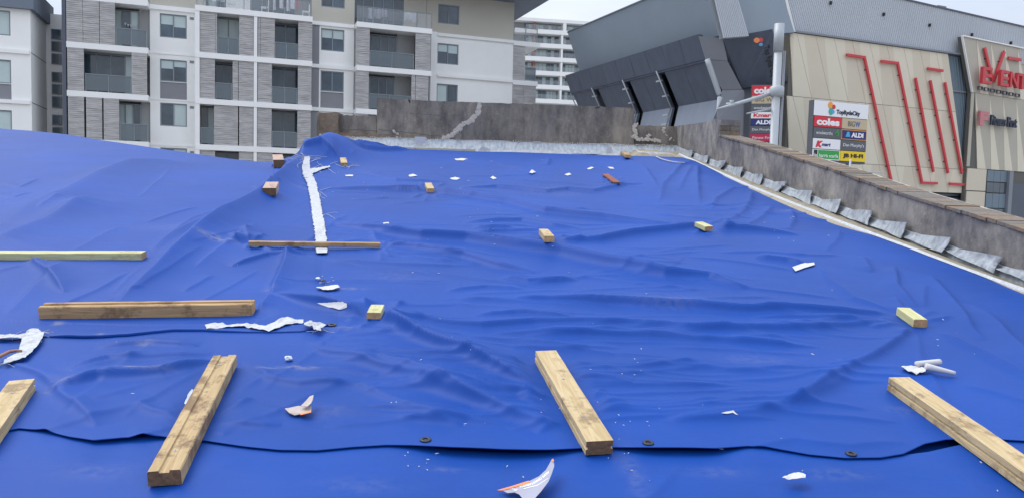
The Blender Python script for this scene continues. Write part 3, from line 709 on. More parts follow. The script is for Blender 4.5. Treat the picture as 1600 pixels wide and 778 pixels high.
# ------------------------------------------------------------------ sheets of paper, tape, card
def scrap(name, label, cat, outline, m, lift=.006, curl=.0, freq=9, mat2=None, group=None, parent=None, thick=.0012, sub=3, amp=.004):
    P = []
    for p in outline:
        h = hit(p[0], p[1], lift); P.append(h)
    bm = bmesh.new(); vs = [bm.verts.new(p) for p in P]; f = bm.faces.new(vs)
    bmesh.ops.triangulate(bm, faces=[f])
    for i in range(sub):
        if len(bm.faces) < 900: bmesh.ops.subdivide_edges(bm, edges=[e for e in bm.edges if e.calc_length() > .012], cuts=1, use_grid_fill=True)
    bmesh.ops.triangulate(bm, faces=bm.faces[:])
    c = sum(P, Vector()) / len(P); rad = max((p - c).length for p in P); sd_ = random.uniform(0, 50)
    for v_ in bm.verts:
        x, y = v_.co.x, v_.co.y
        n_ = float(vnoise(np.array([x * freq * 3 + sd_]), np.array([y * freq * 3]), 5)[0])
        n2 = float(vnoise(np.array([x * freq * 9 + sd_]), np.array([y * freq * 9]), 6)[0])
        base = sz(x, y) + .003
        q = ((v_.co - c).length / rad) ** 2
        v_.co.z = max(base, v_.co.z + amp * .5 * (n_ + .35 * n2)) + curl * q
    ret = bmesh.ops.extrude_face_region(bm, geom=bm.faces[:])
    for g in ret['geom']:
        if isinstance(g, bmesh.types.BMVert): g.co.z += thick
    bmesh.ops.recalc_face_normals(bm, faces=bm.faces[:])
    V = [v_.co.copy() for v_ in bm.verts]; bm.verts.index_update(); F = [[v_.index for v_ in f.verts] for f in bm.faces]; bm.free()
    o = new_mesh_obj(name, V, F, m, parent)
    if parent is None: setp(o, label, cat, group)
    return o
def el(x, y, a, b, n=9, seed=0):
    r_ = random.Random(seed + int(x))
    return [(x + a * math.cos(t) * r_.uniform(.65, 1.1), y + b * math.sin(t) * r_.uniform(.6, 1.1)) for t in [2 * math.pi * i / n for i in range(n)]]
G = 'small white paper scraps on the upper sheet'
scrap('paper_scrap', 'flat greyish paper scrap nearest the far parapet, left of centre', 'paper scrap', [(710, 249), (721, 247.5), (731, 249), (724, 251.5), (713, 251)], m_paper, group=G)
scrap('paper_scrap', 'white paper scrap second from left in the lower row, left of the block', 'paper scrap', [(703, 279), (711, 277), (719, 279), (714, 281.5), (706, 281)], m_paper, group=G)
scrap('paper_scrap', 'leftmost of the white scraps beside the small centre-left timber block', 'paper scrap', [(638, 274.5), (645, 272), (652, 275), (646, 276), (640, 276.5)], m_paper, group=G)
scrap('paper_scrap', 'crumpled white scrap directly below the pointed end of the underlay', 'paper scrap', [(766, 278), (770, 275.5), (776, 279), (771, 280.5)], m_paper, group=G)
scrap('paper_scrap', 'folded white scrap in the middle of the scattered upper row', 'paper scrap', [(827, 270), (831, 265.5), (837, 269), (831, 271.5)], m_paper, lift=.02, group=G)
scrap('paper_scrap', 'white scrap midway between the folded scrap and the red plank', 'paper scrap', [(882, 273), (889, 270.5), (893, 273), (886, 275)], m_paper, group=G)
scrap('paper_scrap', 'white scrap just up and left of the dark red plank', 'paper scrap', [(917, 264), (924, 261), (928, 262.5), (921, 265.5)], m_paper, group=G)
scrap('paper_scrap', 'rightmost white scrap in the upper row, above the dark red plank', 'paper scrap', [(949, 261), (957, 261.5), (960, 264), (953, 264)], m_paper, group=G)
scrap('paper_scrap', 'thin white scrap below the small pale block near the draped corner', 'paper scrap', [(539, 274), (546, 273.5), (552, 274), (551, 276), (541, 276)], m_paper, group=G)
scrap('paper_scrap', 'tiny white scrap right of the taped seam above the long crease', 'paper scrap', [(598, 348.5), (607, 347.5), (608, 349.5), (600, 351)], m_paper, group=G)
scrap('paper_strip', 'flat white paper strip lying alone below the sloping parapet', 'paper strip', [(1238, 417), (1252, 412), (1272, 410), (1273, 413.5), (1258, 418), (1243, 423.5)], m_paper, lift=.01, amp=.001)
scrap('tape_scrap', 'upper short white tape scrap below the taped seam', 'tape', [(494, 448), (505, 447), (518, 446), (528, 445), (531, 449), (522, 451), (508, 452), (496, 450)], m_paper, lift=.015, amp=.008)
scrap('tape_scrap', 'lower broad white tape scrap at the tarpaulin corner, left of the square block', 'tape', [(495, 475), (515, 475), (535, 473), (542, 474), (542, 481), (530, 483), (515, 480)], m_paper, lift=.008)
scrap('torn_tape', 'long twisted white torn tape along the left sheet edge', 'tape', [(320, 507), (335, 504), (355, 506), (380, 504), (400, 507), (415, 509), (425, 504), (440, 497), (450, 495), (463, 498), (474, 500), (474, 504), (455, 505), (445, 507), (432, 513), (420, 516), (400, 513), (380, 510), (355, 511), (335, 512), (323, 513)], m_white, lift=.014, amp=.009, freq=14)
scrap('torn_tape', 'white crumpled tape knot beside the eyelet at the sheet corner', 'tape', [(475, 502), (485, 500), (492, 504), (505, 505), (510, 508), (500, 511), (502, 515), (495, 516), (487, 510), (475, 508)], m_white, lift=.03, amp=.016, freq=16)
scrap('torn_tape', 'bunched white woven tape hanging at the left edge of the photo', 'tape', [(-30, 521), (0, 521), (25, 523), (38, 521), (45, 514), (60, 514), (69, 520), (66, 528), (60, 538), (50, 548), (40, 557), (20, 563), (5, 567), (8, 560), (25, 552), (30, 542), (33, 533), (34, 527), (15, 528), (-30, 528)], m_white, lift=.022, amp=.012, freq=12)
# frayed threads of the tape ends
def threads(pts, n, spread, L, label, seed):
    r_ = random.Random(seed); mb = MB()
    for i in range(n):
        px, py = r_.choice(pts); px += r_.uniform(-spread, spread); py += r_.uniform(-spread * .4, spread * .4)
        a = r_.uniform(0, 6.28); q = []
        for k in range(5):
            h = hit(px, py, .01 + .006 * math.sin(k * 1.3)); q.append(h); a += r_.uniform(-.6, .6)
            px += math.cos(a) * L / 4; py += math.sin(a) * L / 10
        mb.tube(q, .0009 * max(1, q[0].y / 4), 4, False)
    o = mb.obj('loose_threads', m_white); return setp(o, label, 'threads', kind='stuff')
threads([(60, 520), (50, 516), (25, 523), (65, 528), (5, 566)], 22, 5, 26, 'frayed white threads around the bunched tape at the left edge', 1)
threads([(480, 245), (476, 253), (510, 260), (540, 262), (485, 262)], 26, 7, 26, 'frayed white threads fanning out from the head of the taped seam', 2)
threads([(478, 286), (505, 337), (500, 300), (500, 513)], 10, 6, 24, 'stray white threads along the taped seam', 3)
# dull orange strap by the left tape
q = [hit(x, y, .03) for x, y in ((-20, 566), (0, 556), (14, 549), (26, 547), (33, 548))]
setp(MB().tube(q, [.008, .008, .007, .006, .006], 8).obj('strap', mat('dull_orange_webbing', lin(150, 110, 92), .8), smooth=True), 'dull orange brown strap end poking from the bunched tape at left', 'strap')

# taped seam (ribbon following the sheet)
def ribbon(centre, halfw, m, name, parent=None, lift=.012, step=60, wr=.005, jag=.14, seed=0):
    C_ = np.array(centre, float); t = np.linspace(0, len(C_) - 1, step * (len(C_) - 1) // 2); px = np.interp(t, range(len(C_)), C_[:, 0]); py = np.interp(t, range(len(C_)), C_[:, 1])
    hw = np.interp(t, range(len(C_)), halfw); r_ = random.Random(seed); V = []; F = []; K = 7
    for i in range(len(t)):
        jl, jr = 1 + r_.uniform(-jag, jag), 1 + r_.uniform(-jag, jag)
        pa, pb = hit(px[i] - hw[i] * jl, py[i], lift), hit(px[i] + hw[i] * jr, py[i], lift)
        for k in range(K):
            p = pa.lerp(pb, k / (K - 1)); w_ = wr * float(vnoise(np.array([p.x * 14]), np.array([p.y * 22]), 8)[0]) + wr * .6 * float(vnoise(np.array([p.x * 40]), np.array([p.y * 50]), 9)[0])
            V.append((p.x, p.y, max(p.z + w_, sz(p.x, p.y) + .016)))
    for i in range(len(t) - 1):
        for k in range(K - 1): F.append((i * K + k, i * K + k + 1, (i + 1) * K + k + 1, (i + 1) * K + k))
    n = len(V); V += [(a, b, c - .0015) for a, b, c in V]; F += [tuple(x + n for x in reversed(f)) for f in F]
    return new_mesh_obj(name, V, F, m, parent, True)
seam = ribbon([(503, 396), (502, 380), (500, 360), (496, 335), (492, 310), (487, 287), (481, 275), (478, 262), (480, 246)], [8.5, 8.8, 8.6, 8, 7.4, 7, 7.5, 6, 4], m_white, 'seam_tape', seed=4)
setp(seam, 'long ragged white tape strip sealing the joint between the two sheets', 'tape')
o = scrap('seam_tape', '', '', [(484, 264), (500, 262), (515, 259), (516, 261), (500, 266), (487, 272)], m_white, lift=.015, parent=seam, amp=.008)

# crumpled balls
def ball(label, px, py, R1, m, sd_):
    c = hit(px, py); bm = bmesh.new(); bmesh.ops.create_icosphere(bm, subdivisions=3, radius=R1)
    r_ = random.Random(sd_); pl = [(Vector((r_.gauss(0, 1), r_.gauss(0, 1), r_.gauss(0, 1))).normalized(), r_.uniform(.62, .9)) for _ in range(34)]
    for v_ in bm.verts:
        d = v_.co.normalized(); s_ = 1
        for n_, k in pl:
            q = d.dot(n_)
            if q > .3: s_ = min(s_, k / q)
        v_.co = d * R1 * (s_ + r_.uniform(-.05, .05)); v_.co.z *= .8
    V = [v_.co + c + Vector((0, 0, R1 * .6)) for v_ in bm.verts]; F = [[x.index for x in f.verts] for f in bm.faces]; bm.free()
    return setp(new_mesh_obj('crumpled_ball', V, F, m), label, 'crumpled foil')
m_foil = mat('crumpled_pale_foil', lin(205, 212, 222), .45, .25, var=.15, vscale=60)
ball('crumpled pale ball on the tarpaulin between the torn tape and torn card', 451, 564, .021, m_foil, 3)
ball('tiny crumpled pale ball beside the small eyelet below the taped seam', 497, 438, .018, m_foil, 5)
# paper rolls at right
root = thing('paper_roll', 'upper rolled white paper tube in the litter at right', 'paper roll', tuple(hit(1448, 573)))
def roll(root, p0, p1, r0, r1):
    a, b = hit(*p0, .012), hit(*p1, .012); a.z += r0; b.z += r1
    mb = MB(); mb.tube([a.lerp(b, t) for t in np.linspace(0, 1, 8)], [r0 + (r1 - r0) * t for t in np.linspace(0, 1, 8)], 14, True)
    return mb.obj('paper_tube', m_paper, root, True)
roll(root, (1432, 573), (1468, 570), .013, .014)
root = thing('paper_roll', 'lower tapered white paper roll in the litter at right', 'paper roll', tuple(hit(1470, 582)))
roll(root, (1446, 578), (1492, 586), .016, .009)
scrap('torn_paper', 'crumpled torn white paper left of the two paper rolls', 'torn paper', [(1408, 574), (1413, 570), (1425, 571), (1440, 573), (1447, 577), (1446, 581), (1437, 580), (1432, 583), (1424, 580), (1415, 577)], m_paper, lift=.015, amp=.012, freq=14)
scrap('torn_paper', 'small crumpled white paper lying on the near sheet, lower right', 'torn paper', [(1222, 745), (1230, 742), (1238, 738), (1250, 737), (1259, 742), (1258, 748), (1245, 748), (1230, 748)], m_paper, lift=.02, amp=.012, freq=16)
scrap('plastic_wisp', 'thin wisp of white plastic in the middle right foreground', 'plastic scrap', [(1127, 645), (1135, 643), (1146, 643), (1153, 648), (1145, 646), (1135, 646)], m_paper, lift=.006)
scrap('plastic_scrap', 'clear torn plastic scrap against the rough beam with three screws', 'plastic scrap', [(288, 630), (293, 616), (300, 608), (304, 612), (300, 622), (295, 633)], mat('milky_plastic', lin(190, 196, 208), .3), lift=.015, amp=.01)

# the torn saw sleeve (printed card) in the foreground
def z1s(x, y): return float(z1(np.array([x]), np.array([y]))[0])
def hit1(px, py, extra=0):
    r_ = ray(px, py); Yv = np.arange(1, 3.2, .002); Zv = z1(r_[0] * Yv, Yv) + extra; i = int(np.argmax(r_[2] * Yv < Zv)); return Vector((r_[0] * Yv[i], Yv[i], float(r_[2] * Yv[i])))
def card(outline, m, name, parent, z0, z1_, tdir=None):
    "flat printed card patch, curled: height rises from z0 to z1_ along the card"
    P = []
    for (px, py) in outline:
        t = np.clip((px - 777) / (866 - 777), 0, 1); P.append(hit1(px, py, z0 + (z1_ - z0) * t * t))
    bm = bmesh.new(); f = bm.faces.new([bm.verts.new(p) for p in P]); bmesh.ops.triangulate(bm, faces=[f])
    ret = bmesh.ops.extrude_face_region(bm, geom=bm.faces[:])
    for g in ret['geom']:
        if isinstance(g, bmesh.types.BMVert): g.co.z += .0012
    bmesh.ops.recalc_face_normals(bm, faces=bm.faces[:]); bm.verts.index_update()
    V = [v_.co.copy() for v_ in bm.verts]; F = [[v_.index for v_ in f.verts] for f in bm.faces]; bm.free()
    return new_mesh_obj(name, V, F, m, parent)
sleeve = thing('card_sleeve', 'torn grey and orange printed card sleeve on the near sheet at bottom centre', 'card sleeve', tuple(hit1(825, 760)))
card([(777, 766), (800, 760), (828, 751), (842, 744), (853, 734), (862, 718), (865, 717), (866, 728), (862, 740), (857, 752), (845, 768), (836, 778), (826, 792), (815, 790), (816, 778), (811, 772), (804, 769), (793, 770), (785, 766)], m_cardgrey, 'card', sleeve, .012, .05)
card([(777, 765.6), (800, 759), (826, 750.8), (828, 753), (824, 756), (805, 760.5), (790, 764.5), (784, 766)], m_cardorange, 'orange_band', sleeve, .0135, .0515)
card([(861, 719), (863.5, 716.5), (865.5, 719), (864.5, 722)], m_cardorange, 'orange_tip', sleeve, .0135, .0515)
def card_text(txt, path, hpx, m, name, z0=.0138, z1_=.0518, bold=.02):
    V, F = text_mesh(txt, 1, 1, 0, bold); P = np.array(path, float); seg = np.r_[0, np.cumsum(np.hypot(*(P[1:] - P[:-1]).T))]; seg /= seg[-1]
    pts = []
    n = len(V) // 2
    for x, y, e in V[:n]:
        cx = np.interp(x, seg, P[:, 0]); cy = np.interp(x, seg, P[:, 1])
        i = min(int(np.searchsorted(seg, x, 'right')), len(P) - 1); d = P[i] - P[i - 1]; d = d / np.hypot(*d)
        px, py = cx + d[1] * y * hpx, cy - d[0] * y * hpx
        t = np.clip((px - 777) / 89, 0, 1); pts.append(hit1(px, py, z0 + (z1_ - z0) * t * t + .0006))
    return new_mesh_obj(name, pts, F[:len(F) // 2 if False else sum(1 for f in F if max(f) < n)], m, sleeve)
card_text('550MM HAND SAW', [(812, 761.5), (832, 757), (848, 747), (859, 737.5)], 3.6, m_whitepaint, 'lettering')
card_text('TRADESMART', [(802, 761.5), (815, 757.5), (825, 753.5)], 2.2, m_malldark, 'lettering')
card_text('8 POINT', [(797, 763), (804, 766.5), (809, 766.5)], 3.0, m_whitepaint, 'lettering')
card([(818, 763.0), (840, 757.3), (856, 747), (856, 747.6), (840, 758), (818, 763.7)], m_whitepaint, 'underline', sleeve, .0138, .0518)
# torn card with orange discs
tc_ = thing('torn_card', 'torn brownish card with orange discs lying left of centre foreground', 'card', tuple(hit(468, 642)))
def card2(outline, m, name, lift, th=.0015):
    P = [hit(px, py, lift + max(0, (px - 470) * .0008)) for px, py in outline]
    mb = MB(); mb.prism([p + Vector((0, 0, th)) for p in P], (0, 0, -th)); return mb.obj(name, m, tc_)
card2([(445, 638), (450, 637.5), (466, 634), (480, 635), (487, 633), (486, 644), (478, 645), (470, 648), (460, 648.5), (452, 645)], m_cardtan, 'card', .012)
card2([(470, 634), (478, 626), (484, 619), (490, 617), (489, 624), (486, 630), (480, 635)], m_cardtan, 'torn_flap', .03)
card2([(468, 646), (478, 643.5), (486, 641), (486, 644), (478, 646), (470, 648)], m_cardorange, 'orange_edge', .0150)
for cx, cy, a in ((462, 642, 4), (470, 638.5, 4.2)):
    card2([(cx + a * math.cos(t), cy + a * .6 * math.sin(t)) for t in np.linspace(0, 2 * math.pi, 13)[:-1]], m_cardorange, 'orange_disc', .0152)

# white paint flecks (many, tiny)
mb = MB(); r_ = random.Random(3)
clusters = [(610, 628, 8, 4), (640, 730, 14, 5), (650, 700, 18, 5), (985, 660, 22, 14), (970, 690, 18, 6), (735, 665, 12, 8), (720, 265, 30, 5), (560, 290, 40, 6), (820, 620, 60, 10), (1240, 350, 40, 10), (1000, 575, 30, 5), (900, 460, 200, 12), (1100, 640, 300, 20), (450, 420, 60, 10), (300, 460, 10, 4), (1480, 520, 60, 6), (700, 360, 120, 12), (760, 330, 30, 8), (1330, 720, 200, 10), (120, 560, 90, 6), (500, 440, 12, 12)]
for cx, cy, sx, n in clusters:
    for i in range(n):
        px = cx + r_.gauss(0, sx); py = cy + r_.gauss(0, sx * .4 + 3)
        if py < 250 or px > 1000 + (py - 230) * 2.3: continue
        try: h = hit(px, py, .0025) if py < 690 else hit1(px, py, .003)
        except Exception: continue
        s_ = r_.uniform(.001, .0032) * h.y / 3; a = r_.uniform(0, 3.14); l = s_ * r_.uniform(1, 3)
        ca, sa = math.cos(a), math.sin(a)
        q = [Vector((x * ca - y * sa, x * sa + y * ca, SL * (x * sa + y * ca))) + h for x, y in ((-l, -s_ * .4), (0, -s_ * .6), (l, 0), (l * .2, s_ * .6), (-l * .7, s_ * .3))]
        mb.prism([p + Vector((0, 0, .001)) for p in q], (0, 0, -.002))
setp(mb.obj('paint_flecks', m_paper), 'tiny white flecks scattered over the tarpaulin', 'flecks', kind='stuff')

# ------------------------------------------------------------------ far parapet
def yz(px, py, Y=WY): r_ = ray(px, py); return Vector((r_[0] * Y, Y, r_[2] * Y))
par = thing('parapet_wall', 'weathered brown grey rendered parapet across the far roof edge with mortar filled cracks', 'parapet', tuple(yz(790, 235)))
def wall_panel(pts, m, name, parent, y0=WY, th=.22, rag=.006, sd_=0):
    P = [yz(px, py, y0) for px, py in pts]; r_ = random.Random(sd_); Q = []
    for i in range(len(P)):
        a, b = P[i], P[(i + 1) % len(P)]; n = max(1, int((b - a).length / .06)) if (pts[i][1] < 212 or pts[(i + 1) % len(pts)][1] < 212) else 1
        for k in range(n):
            q = a.lerp(b, k / n)
            if k: q += Vector((r_.uniform(-rag, rag) * .3, 0, r_.uniform(-rag, rag)))
            Q.append(q)
    mb = MB(); mb.prism(Q, (0, th, 0)); return mb.obj(name, m, parent)
wall_panel([(589, 154), (700, 159), (850, 164), (991, 169), (991, 262), (589, 262)], m_wall, 'wall_face', par, WY, .22, .006, 1)
wall_panel([(524, 180), (588.6, 182), (588.6, 262), (524, 262)], m_wall, 'low_wall_face', par, WY + .03, .2, .012, 2)
wall_panel([(991.5, 196), (1050, 198), (1066, 198), (1066, 275), (991.5, 262)], m_wall, 'low_wall_face', par, WY + .03, .2, .008, 3)
pst = wall_panel([(499, 176), (528, 176), (527, 262), (499, 262)], m_post, 'wall_end_post', par, WY - .10, .34, .012, 4)
wall_panel([(495, 176), (499, 176), (499, 262), (495, 262)], m_wall, 'post_edge', par, WY + .04, .2, .01, 5)
# plinth course with ledge
wall_panel([(528, 207), (600, 210), (650, 212), (650, 216), (528, 213)], m_post, 'base_course', par, WY - .012, .05, .003, 6)
# mortar lumps along cracks
def lumps(name, path, Y, rad, parent, m, n, sd_, flat=.35):
    r_ = random.Random(sd_); C_ = np.array(path, float); bm = bmesh.new()
    for i in range(n):
        t = i / (n - 1) * (len(C_) - 1); px = np.interp(t, range(len(C_)), C_[:, 0]) + r_.gauss(0, 1.3) * (flat < .5); py = np.interp(t, range(len(C_)), C_[:, 1]) + r_.gauss(0, 1.1) * (1 if flat < .5 else .3)
        c = yz(px, py, Y) if not callable(Y) else Y(px, py); s_ = rad * r_.uniform(.6, 1.35)
        ret = bmesh.ops.create_icosphere(bm, subdivisions=1, radius=1)
        for v_ in ret['verts']:
            k = 1 + r_.uniform(-.35, .3); v_.co = Vector((v_.co.x * s_ * k, v_.co.y * s_ * flat * k, v_.co.z * s_ * k)) + c
    bm.verts.index_update(); V = [v_.co.copy() for v_ in bm.verts]; F = [[x.index for x in f.verts] for f in bm.faces]; bm.free()
    return new_mesh_obj(name, V, F, m, parent)
lumps('crack_mortar', [(749, 164), (748, 172), (745, 180), (738, 187), (728, 193), (718, 199), (711, 207), (703, 213), (694, 217)], WY - .003, .030, par, m_mortar, 130, 1, .14)
lumps('crack_mortar', [(993, 194), (990, 200), (994, 207), (991, 214), (999, 218), (1012, 219), (1024, 220), (1030, 221)], WY - .003, .024, par, m_mortar, 70, 2, .14)
lumps('crack_mortar', [(1010, 218), (1015, 212)], WY + .02, .025, par, m_mortar, 6, 3)
lumps('crack_mortar', [(1036, 200), (1037, 206), (1042, 213), (1050, 219)], WY + .02, .018, par, m_mortar, 12, 4)
lumps('crack_mortar', [(617, 207), (621, 212), (627, 219)], WY - .005, .026, par, m_mortar, 10, 5)
lumps('crack_mortar', [(500, 213), (527, 212)], WY - .11, .02, par, m_mortar, 12, 6)
lumps('ledge_mortar', [(535, 214), (600, 215.5), (690, 218.5), (800, 221.5), (900, 224.5), (990, 227), (1050, 228)], WY - .03, .012, par, m_mortar, 150, 7, .8)
# hairline cracks
def crack(path, wpx, sd_, Y=WY):
    r_ = random.Random(sd_); mb = MB(); C_ = np.array(path, float); t = np.linspace(0, len(C_) - 1, 8 * len(C_)); px = np.interp(t, range(len(C_)), C_[:, 0]); py = np.interp(t, range(len(C_)), C_[:, 1]) + np.array([r_.uniform(-.7, .7) for _ in t])
    for i in range(len(t) - 1):
        a, b = yz(px[i], py[i], Y - .0025), yz(px[i + 1] + .2, py[i + 1], Y - .0025); h = wpx * .011 / 2
        mb.add([a + Vector((0, 0, h)), a - Vector((0, 0, h)), b - Vector((0, 0, h)), b + Vector((0, 0, h))], [(0, 1, 2, 3)])
    return mb.obj('crack', m_seam, par)
crack([(592, 203), (640, 208), (700, 215)], .8, 1); crack([(530, 204), (560, 203), (588, 206)], .9, 2, WY + .03); crack([(640, 178), (700, 182), (720, 180)], .5, 3)
crack([(638, 157), (641, 160), (639, 166)], 4, 4); crack([(930, 169), (937, 168)], 2.5, 5)
# lead apron at the base of the far parapet
def apron(x0, x1, yt0, yt1, yb0, yb1, sd_):
    V = []; F = []; n = int((x1 - x0) / 1.6); K = 5; r_ = random.Random(sd_)
    for i in range(n + 1):
        t = i / n; px = x0 + (x1 - x0) * t; yt = yt0 + (yt1 - yt0) * t; yb = yb0 + (yb1 - yb0) * t
        for k in range(K):
            q = k / (K - 1); Yd = WY - .02 - .10 * q ** 1.5 + .004 * math.sin(i * .7 + k) * q + r_.uniform(-.003, .003)
            V.append(yz(px, yt + (1.1 * float(vnoise(np.array([i * .12 + sd_]), np.array([.5]), 4)[0]) if k == 0 else 0) + (yb - yt) * q, Yd))
    for i in range(n):
        for k in range(K - 1): F.append((i * K + k, i * K + k + 1, (i + 1) * K + k + 1, (i + 1) * K + k))
    return new_mesh_obj('lead_apron', V, F, m_lead_strip, par, True)
apron(528, 680, 213.5, 218, 229, 233, 1); apron(679, 872, 218, 223.5, 235, 242, 2); apron(870, 1062, 224, 228, 240, 244, 3)
# yellowish sill timber showing between apron and tarpaulin
for a, b, y0, y1 in ((553, 577, 227.5, 228.5), (577.6, 648, 228.5, 231), (649, 742, 231, 234)):
    p0, p1 = yz(a, y0, WY - .14), yz(b, y1, WY - .14); mb = MB(); mb.prism([p0, p1, p1 - Vector((0, 0, .08)), p0 - Vector((0, 0, .08))], (0, .03, 0)); setp(mb.obj('sill_board', m_plankyellow, par))
# white underlay cloth
def cloth_strip(pts_top, pts_bot, Yd, label, name, m=m_white):
    n = 90; V = []; F = []; T = np.array(pts_top, float); B = np.array(pts_bot, float); xs = np.linspace(T[0, 0], T[-1, 0], n); K = 4
    for i, x in enumerate(xs):
        yt = np.interp(x, T[:, 0], T[:, 1]); yb = np.interp(x, B[:, 0], B[:, 1])
        for k in range(K):
            q = k / (K - 1); V.append(yz(x, yt + (yb - yt) * q, Yd - .10 * q + .012 * math.sin(i * .7 + k * 1.1)))
    for i in range(n - 1):
        for k in range(K - 1): F.append((i * K + k, i * K + k + 1, (i + 1) * K + k + 1, (i + 1) * K + k))
    return setp(new_mesh_obj(name, V, F, m, None, True), label, 'cloth')
cloth_strip([(766, 236.5), (800, 234.5), (840, 235.5), (880, 237), (895, 241), (930, 242.5), (960, 240), (968, 237), (975, 241)], [(766, 240), (830, 243), (880, 246), (930, 248), (960, 246), (975, 245)], WY - .16, 'white underlay cloth showing between tarpaulin and far parapet', 'underlay_cloth')
# white papers at the apron
for pts, lab in (([(648, 214), (665, 214.5), (665, 222.5), (661, 225), (650, 224.5), (648, 222)], 'white paper square stuck on the lead apron of the far parapet'),
                 ([(753, 229), (756, 230), (768, 234.5), (760, 236), (748, 235)], 'small white scrap on the lead apron right of the white square'),
                 ([(949, 230), (955, 229.5), (957, 236), (954, 241), (948, 236)], 'upright white scrap on the lead apron above the brown block')):
    mb = MB(); mb.prism([yz(x, y, WY - .15) for x, y in pts], (0, .004, 0)); setp(mb.obj('paper_scrap', m_paper), lab, 'paper scrap')

# ------------------------------------------------------------------ sloping side parapet
a0 = ray(1058, 200); SX0 = a0[0] * WY; b0 = ray(1600, 360); SY1 = 4.85; SX1 = b0[0] * SY1
SD = Vector((SX1 - SX0, SY1 - WY, 0)).normalized(); SN = Vector((SD.y, -SD.x, 0)); SN = SN if SN.x < 0 else -SN
def onside(px, py, off=0.):
    r_ = Vector(ray(px, py)); o = Vector((SX0, WY, 0)) + SN * off; return r_ * (o.dot(SN) / r_.dot(SN))
side = thing('side_parapet', 'grey rendered parapet sloping down the right roof edge with stepped lead flashing', 'parapet', tuple(onside(1330, 345)))
mb = MB(); mb.prism([onside(1058, 197), onside(1090, 193), onside(1123, 187), onside(1123, 240), onside(1123, 330), onside(1058, 300)], -SN * .3); mb.obj('upper_wall_face', m_wall_side, side)
top = [(1123.4, 213.5), (1180, 229), (1240, 248), (1300, 267), (1360, 289), (1420, 309), (1480, 327), (1540, 345), (1600, 363), (1700, 393)]
P = [onside(x, y) for x, y in top]; last = P[-1] + (P[-1] - P[-2]) * 2; P.append(last)
mb = MB(); mb.prism(P + [P[-1] - Vector((0, 0, 1.2)), P[0] - Vector((0, 0, 1.2))], -SN * .3); mb.obj('lower_wall_face', m_wall_side, side)
# end of the high part: small clay bricks
e0 = onside(1123, 188)
for zi, (h0, h1) in enumerate(((0, .085), (.09, .155), (.16, .23))):
    for k in range(1 if zi == 0 else 2):
        w0, w1 = ((0, .29) if zi == 0 else (k * .146, k * .146 + .142))
        mb = MB(); A = e0 + Vector((0, 0, -h1 + .0)); 
        q0 = A - SN * w0 + SD * .003; q1 = A - SN * w1 + SD * .003
        mb.prism([q0, q1, q1 + SD * .08, q0 + SD * .08], (0, 0, h1 - h0)); mb.obj('brick', m_wall_side if zi == 0 else m_coping[(zi + k) % 4], side)
# coping tiles laid along the slope
tot = [0]
for i in range(1, len(P)): tot.append(tot[-1] + (P[i] - P[i - 1]).length)
def along(s_):
    for i in range(1, len(P)):
        if s_ <= tot[i] or i == len(P) - 1: return P[i - 1].lerp(P[i], (s_ - tot[i - 1]) / (tot[i] - tot[i - 1]))
s_ = .02; k = 0; cm = None
while s_ < tot[-1] - .12:
    L = .092; a, b = along(s_), along(s_ + L - .004); up = Vector((0, 0, 1)); th = random.uniform(.019, .026); o_ = random.uniform(.008, .022)
    mb = MB(); q = [a + SN * o_, b + SN * o_, b - SN * .25, a - SN * .25]; mb.prism([p + up * .003 for p in q], up * th)
    mb.obj('coping_tile', random.choice(m_coping), side); s_ += L; k += 1
mb = MB()
for i in range(len(P) - 1):
    uz = Vector((0, 0, .002)); mb.prism([P[i] + SN * .004 + uz, P[i + 1] + SN * .004 + uz, P[i + 1] - SN * .28 + uz, P[i] - SN * .28 + uz], (0, 0, .018))
mb.obj('mortar_bed', m_mortar, side)
# lead flashing steps
c4 = lambda x, y: (1020 + x / 4.093, 180 + y / 4.093); c5 = lambda x, y: (1300 + x / 3.383, 240 + y / 3.383)
FL = [[c4(150, 235), c4(262, 222), c4(240, 284), c4(150, 264)], [c4(245, 262), c4(362, 258), c4(332, 320), c4(243, 292)], [c4(352, 299), c4(467, 290), c4(432, 356), c4(338, 318)],
      [c4(462, 337), c4(585, 330), c4(552, 404), c4(438, 358)], [c4(582, 378), c4(712, 375), c4(677, 453), c4(562, 402)], [c4(700, 430), c4(858, 424), c4(807, 498), c4(677, 460)],
      [c4(838, 480), c4(1022, 480), c4(1000, 572), c4(820, 490)], [c4(1010, 540), c4(1205, 538), c4(1170, 628), c4(1000, 565)],
      [c5(40, 295), c5(215, 300), c5(187, 379), c5(18, 313)], [c5(212, 350), c5(402, 365), c5(362, 446), c5(188, 372)], [c5(398, 420), c5(630, 445), c5(580, 525), c5(366, 440)],
      [c5(610, 493), c5(903, 543), c5(852, 630), c5(588, 510)], [c5(868, 598), c5(1180, 630), c5(1150, 730), c5(860, 604)]]
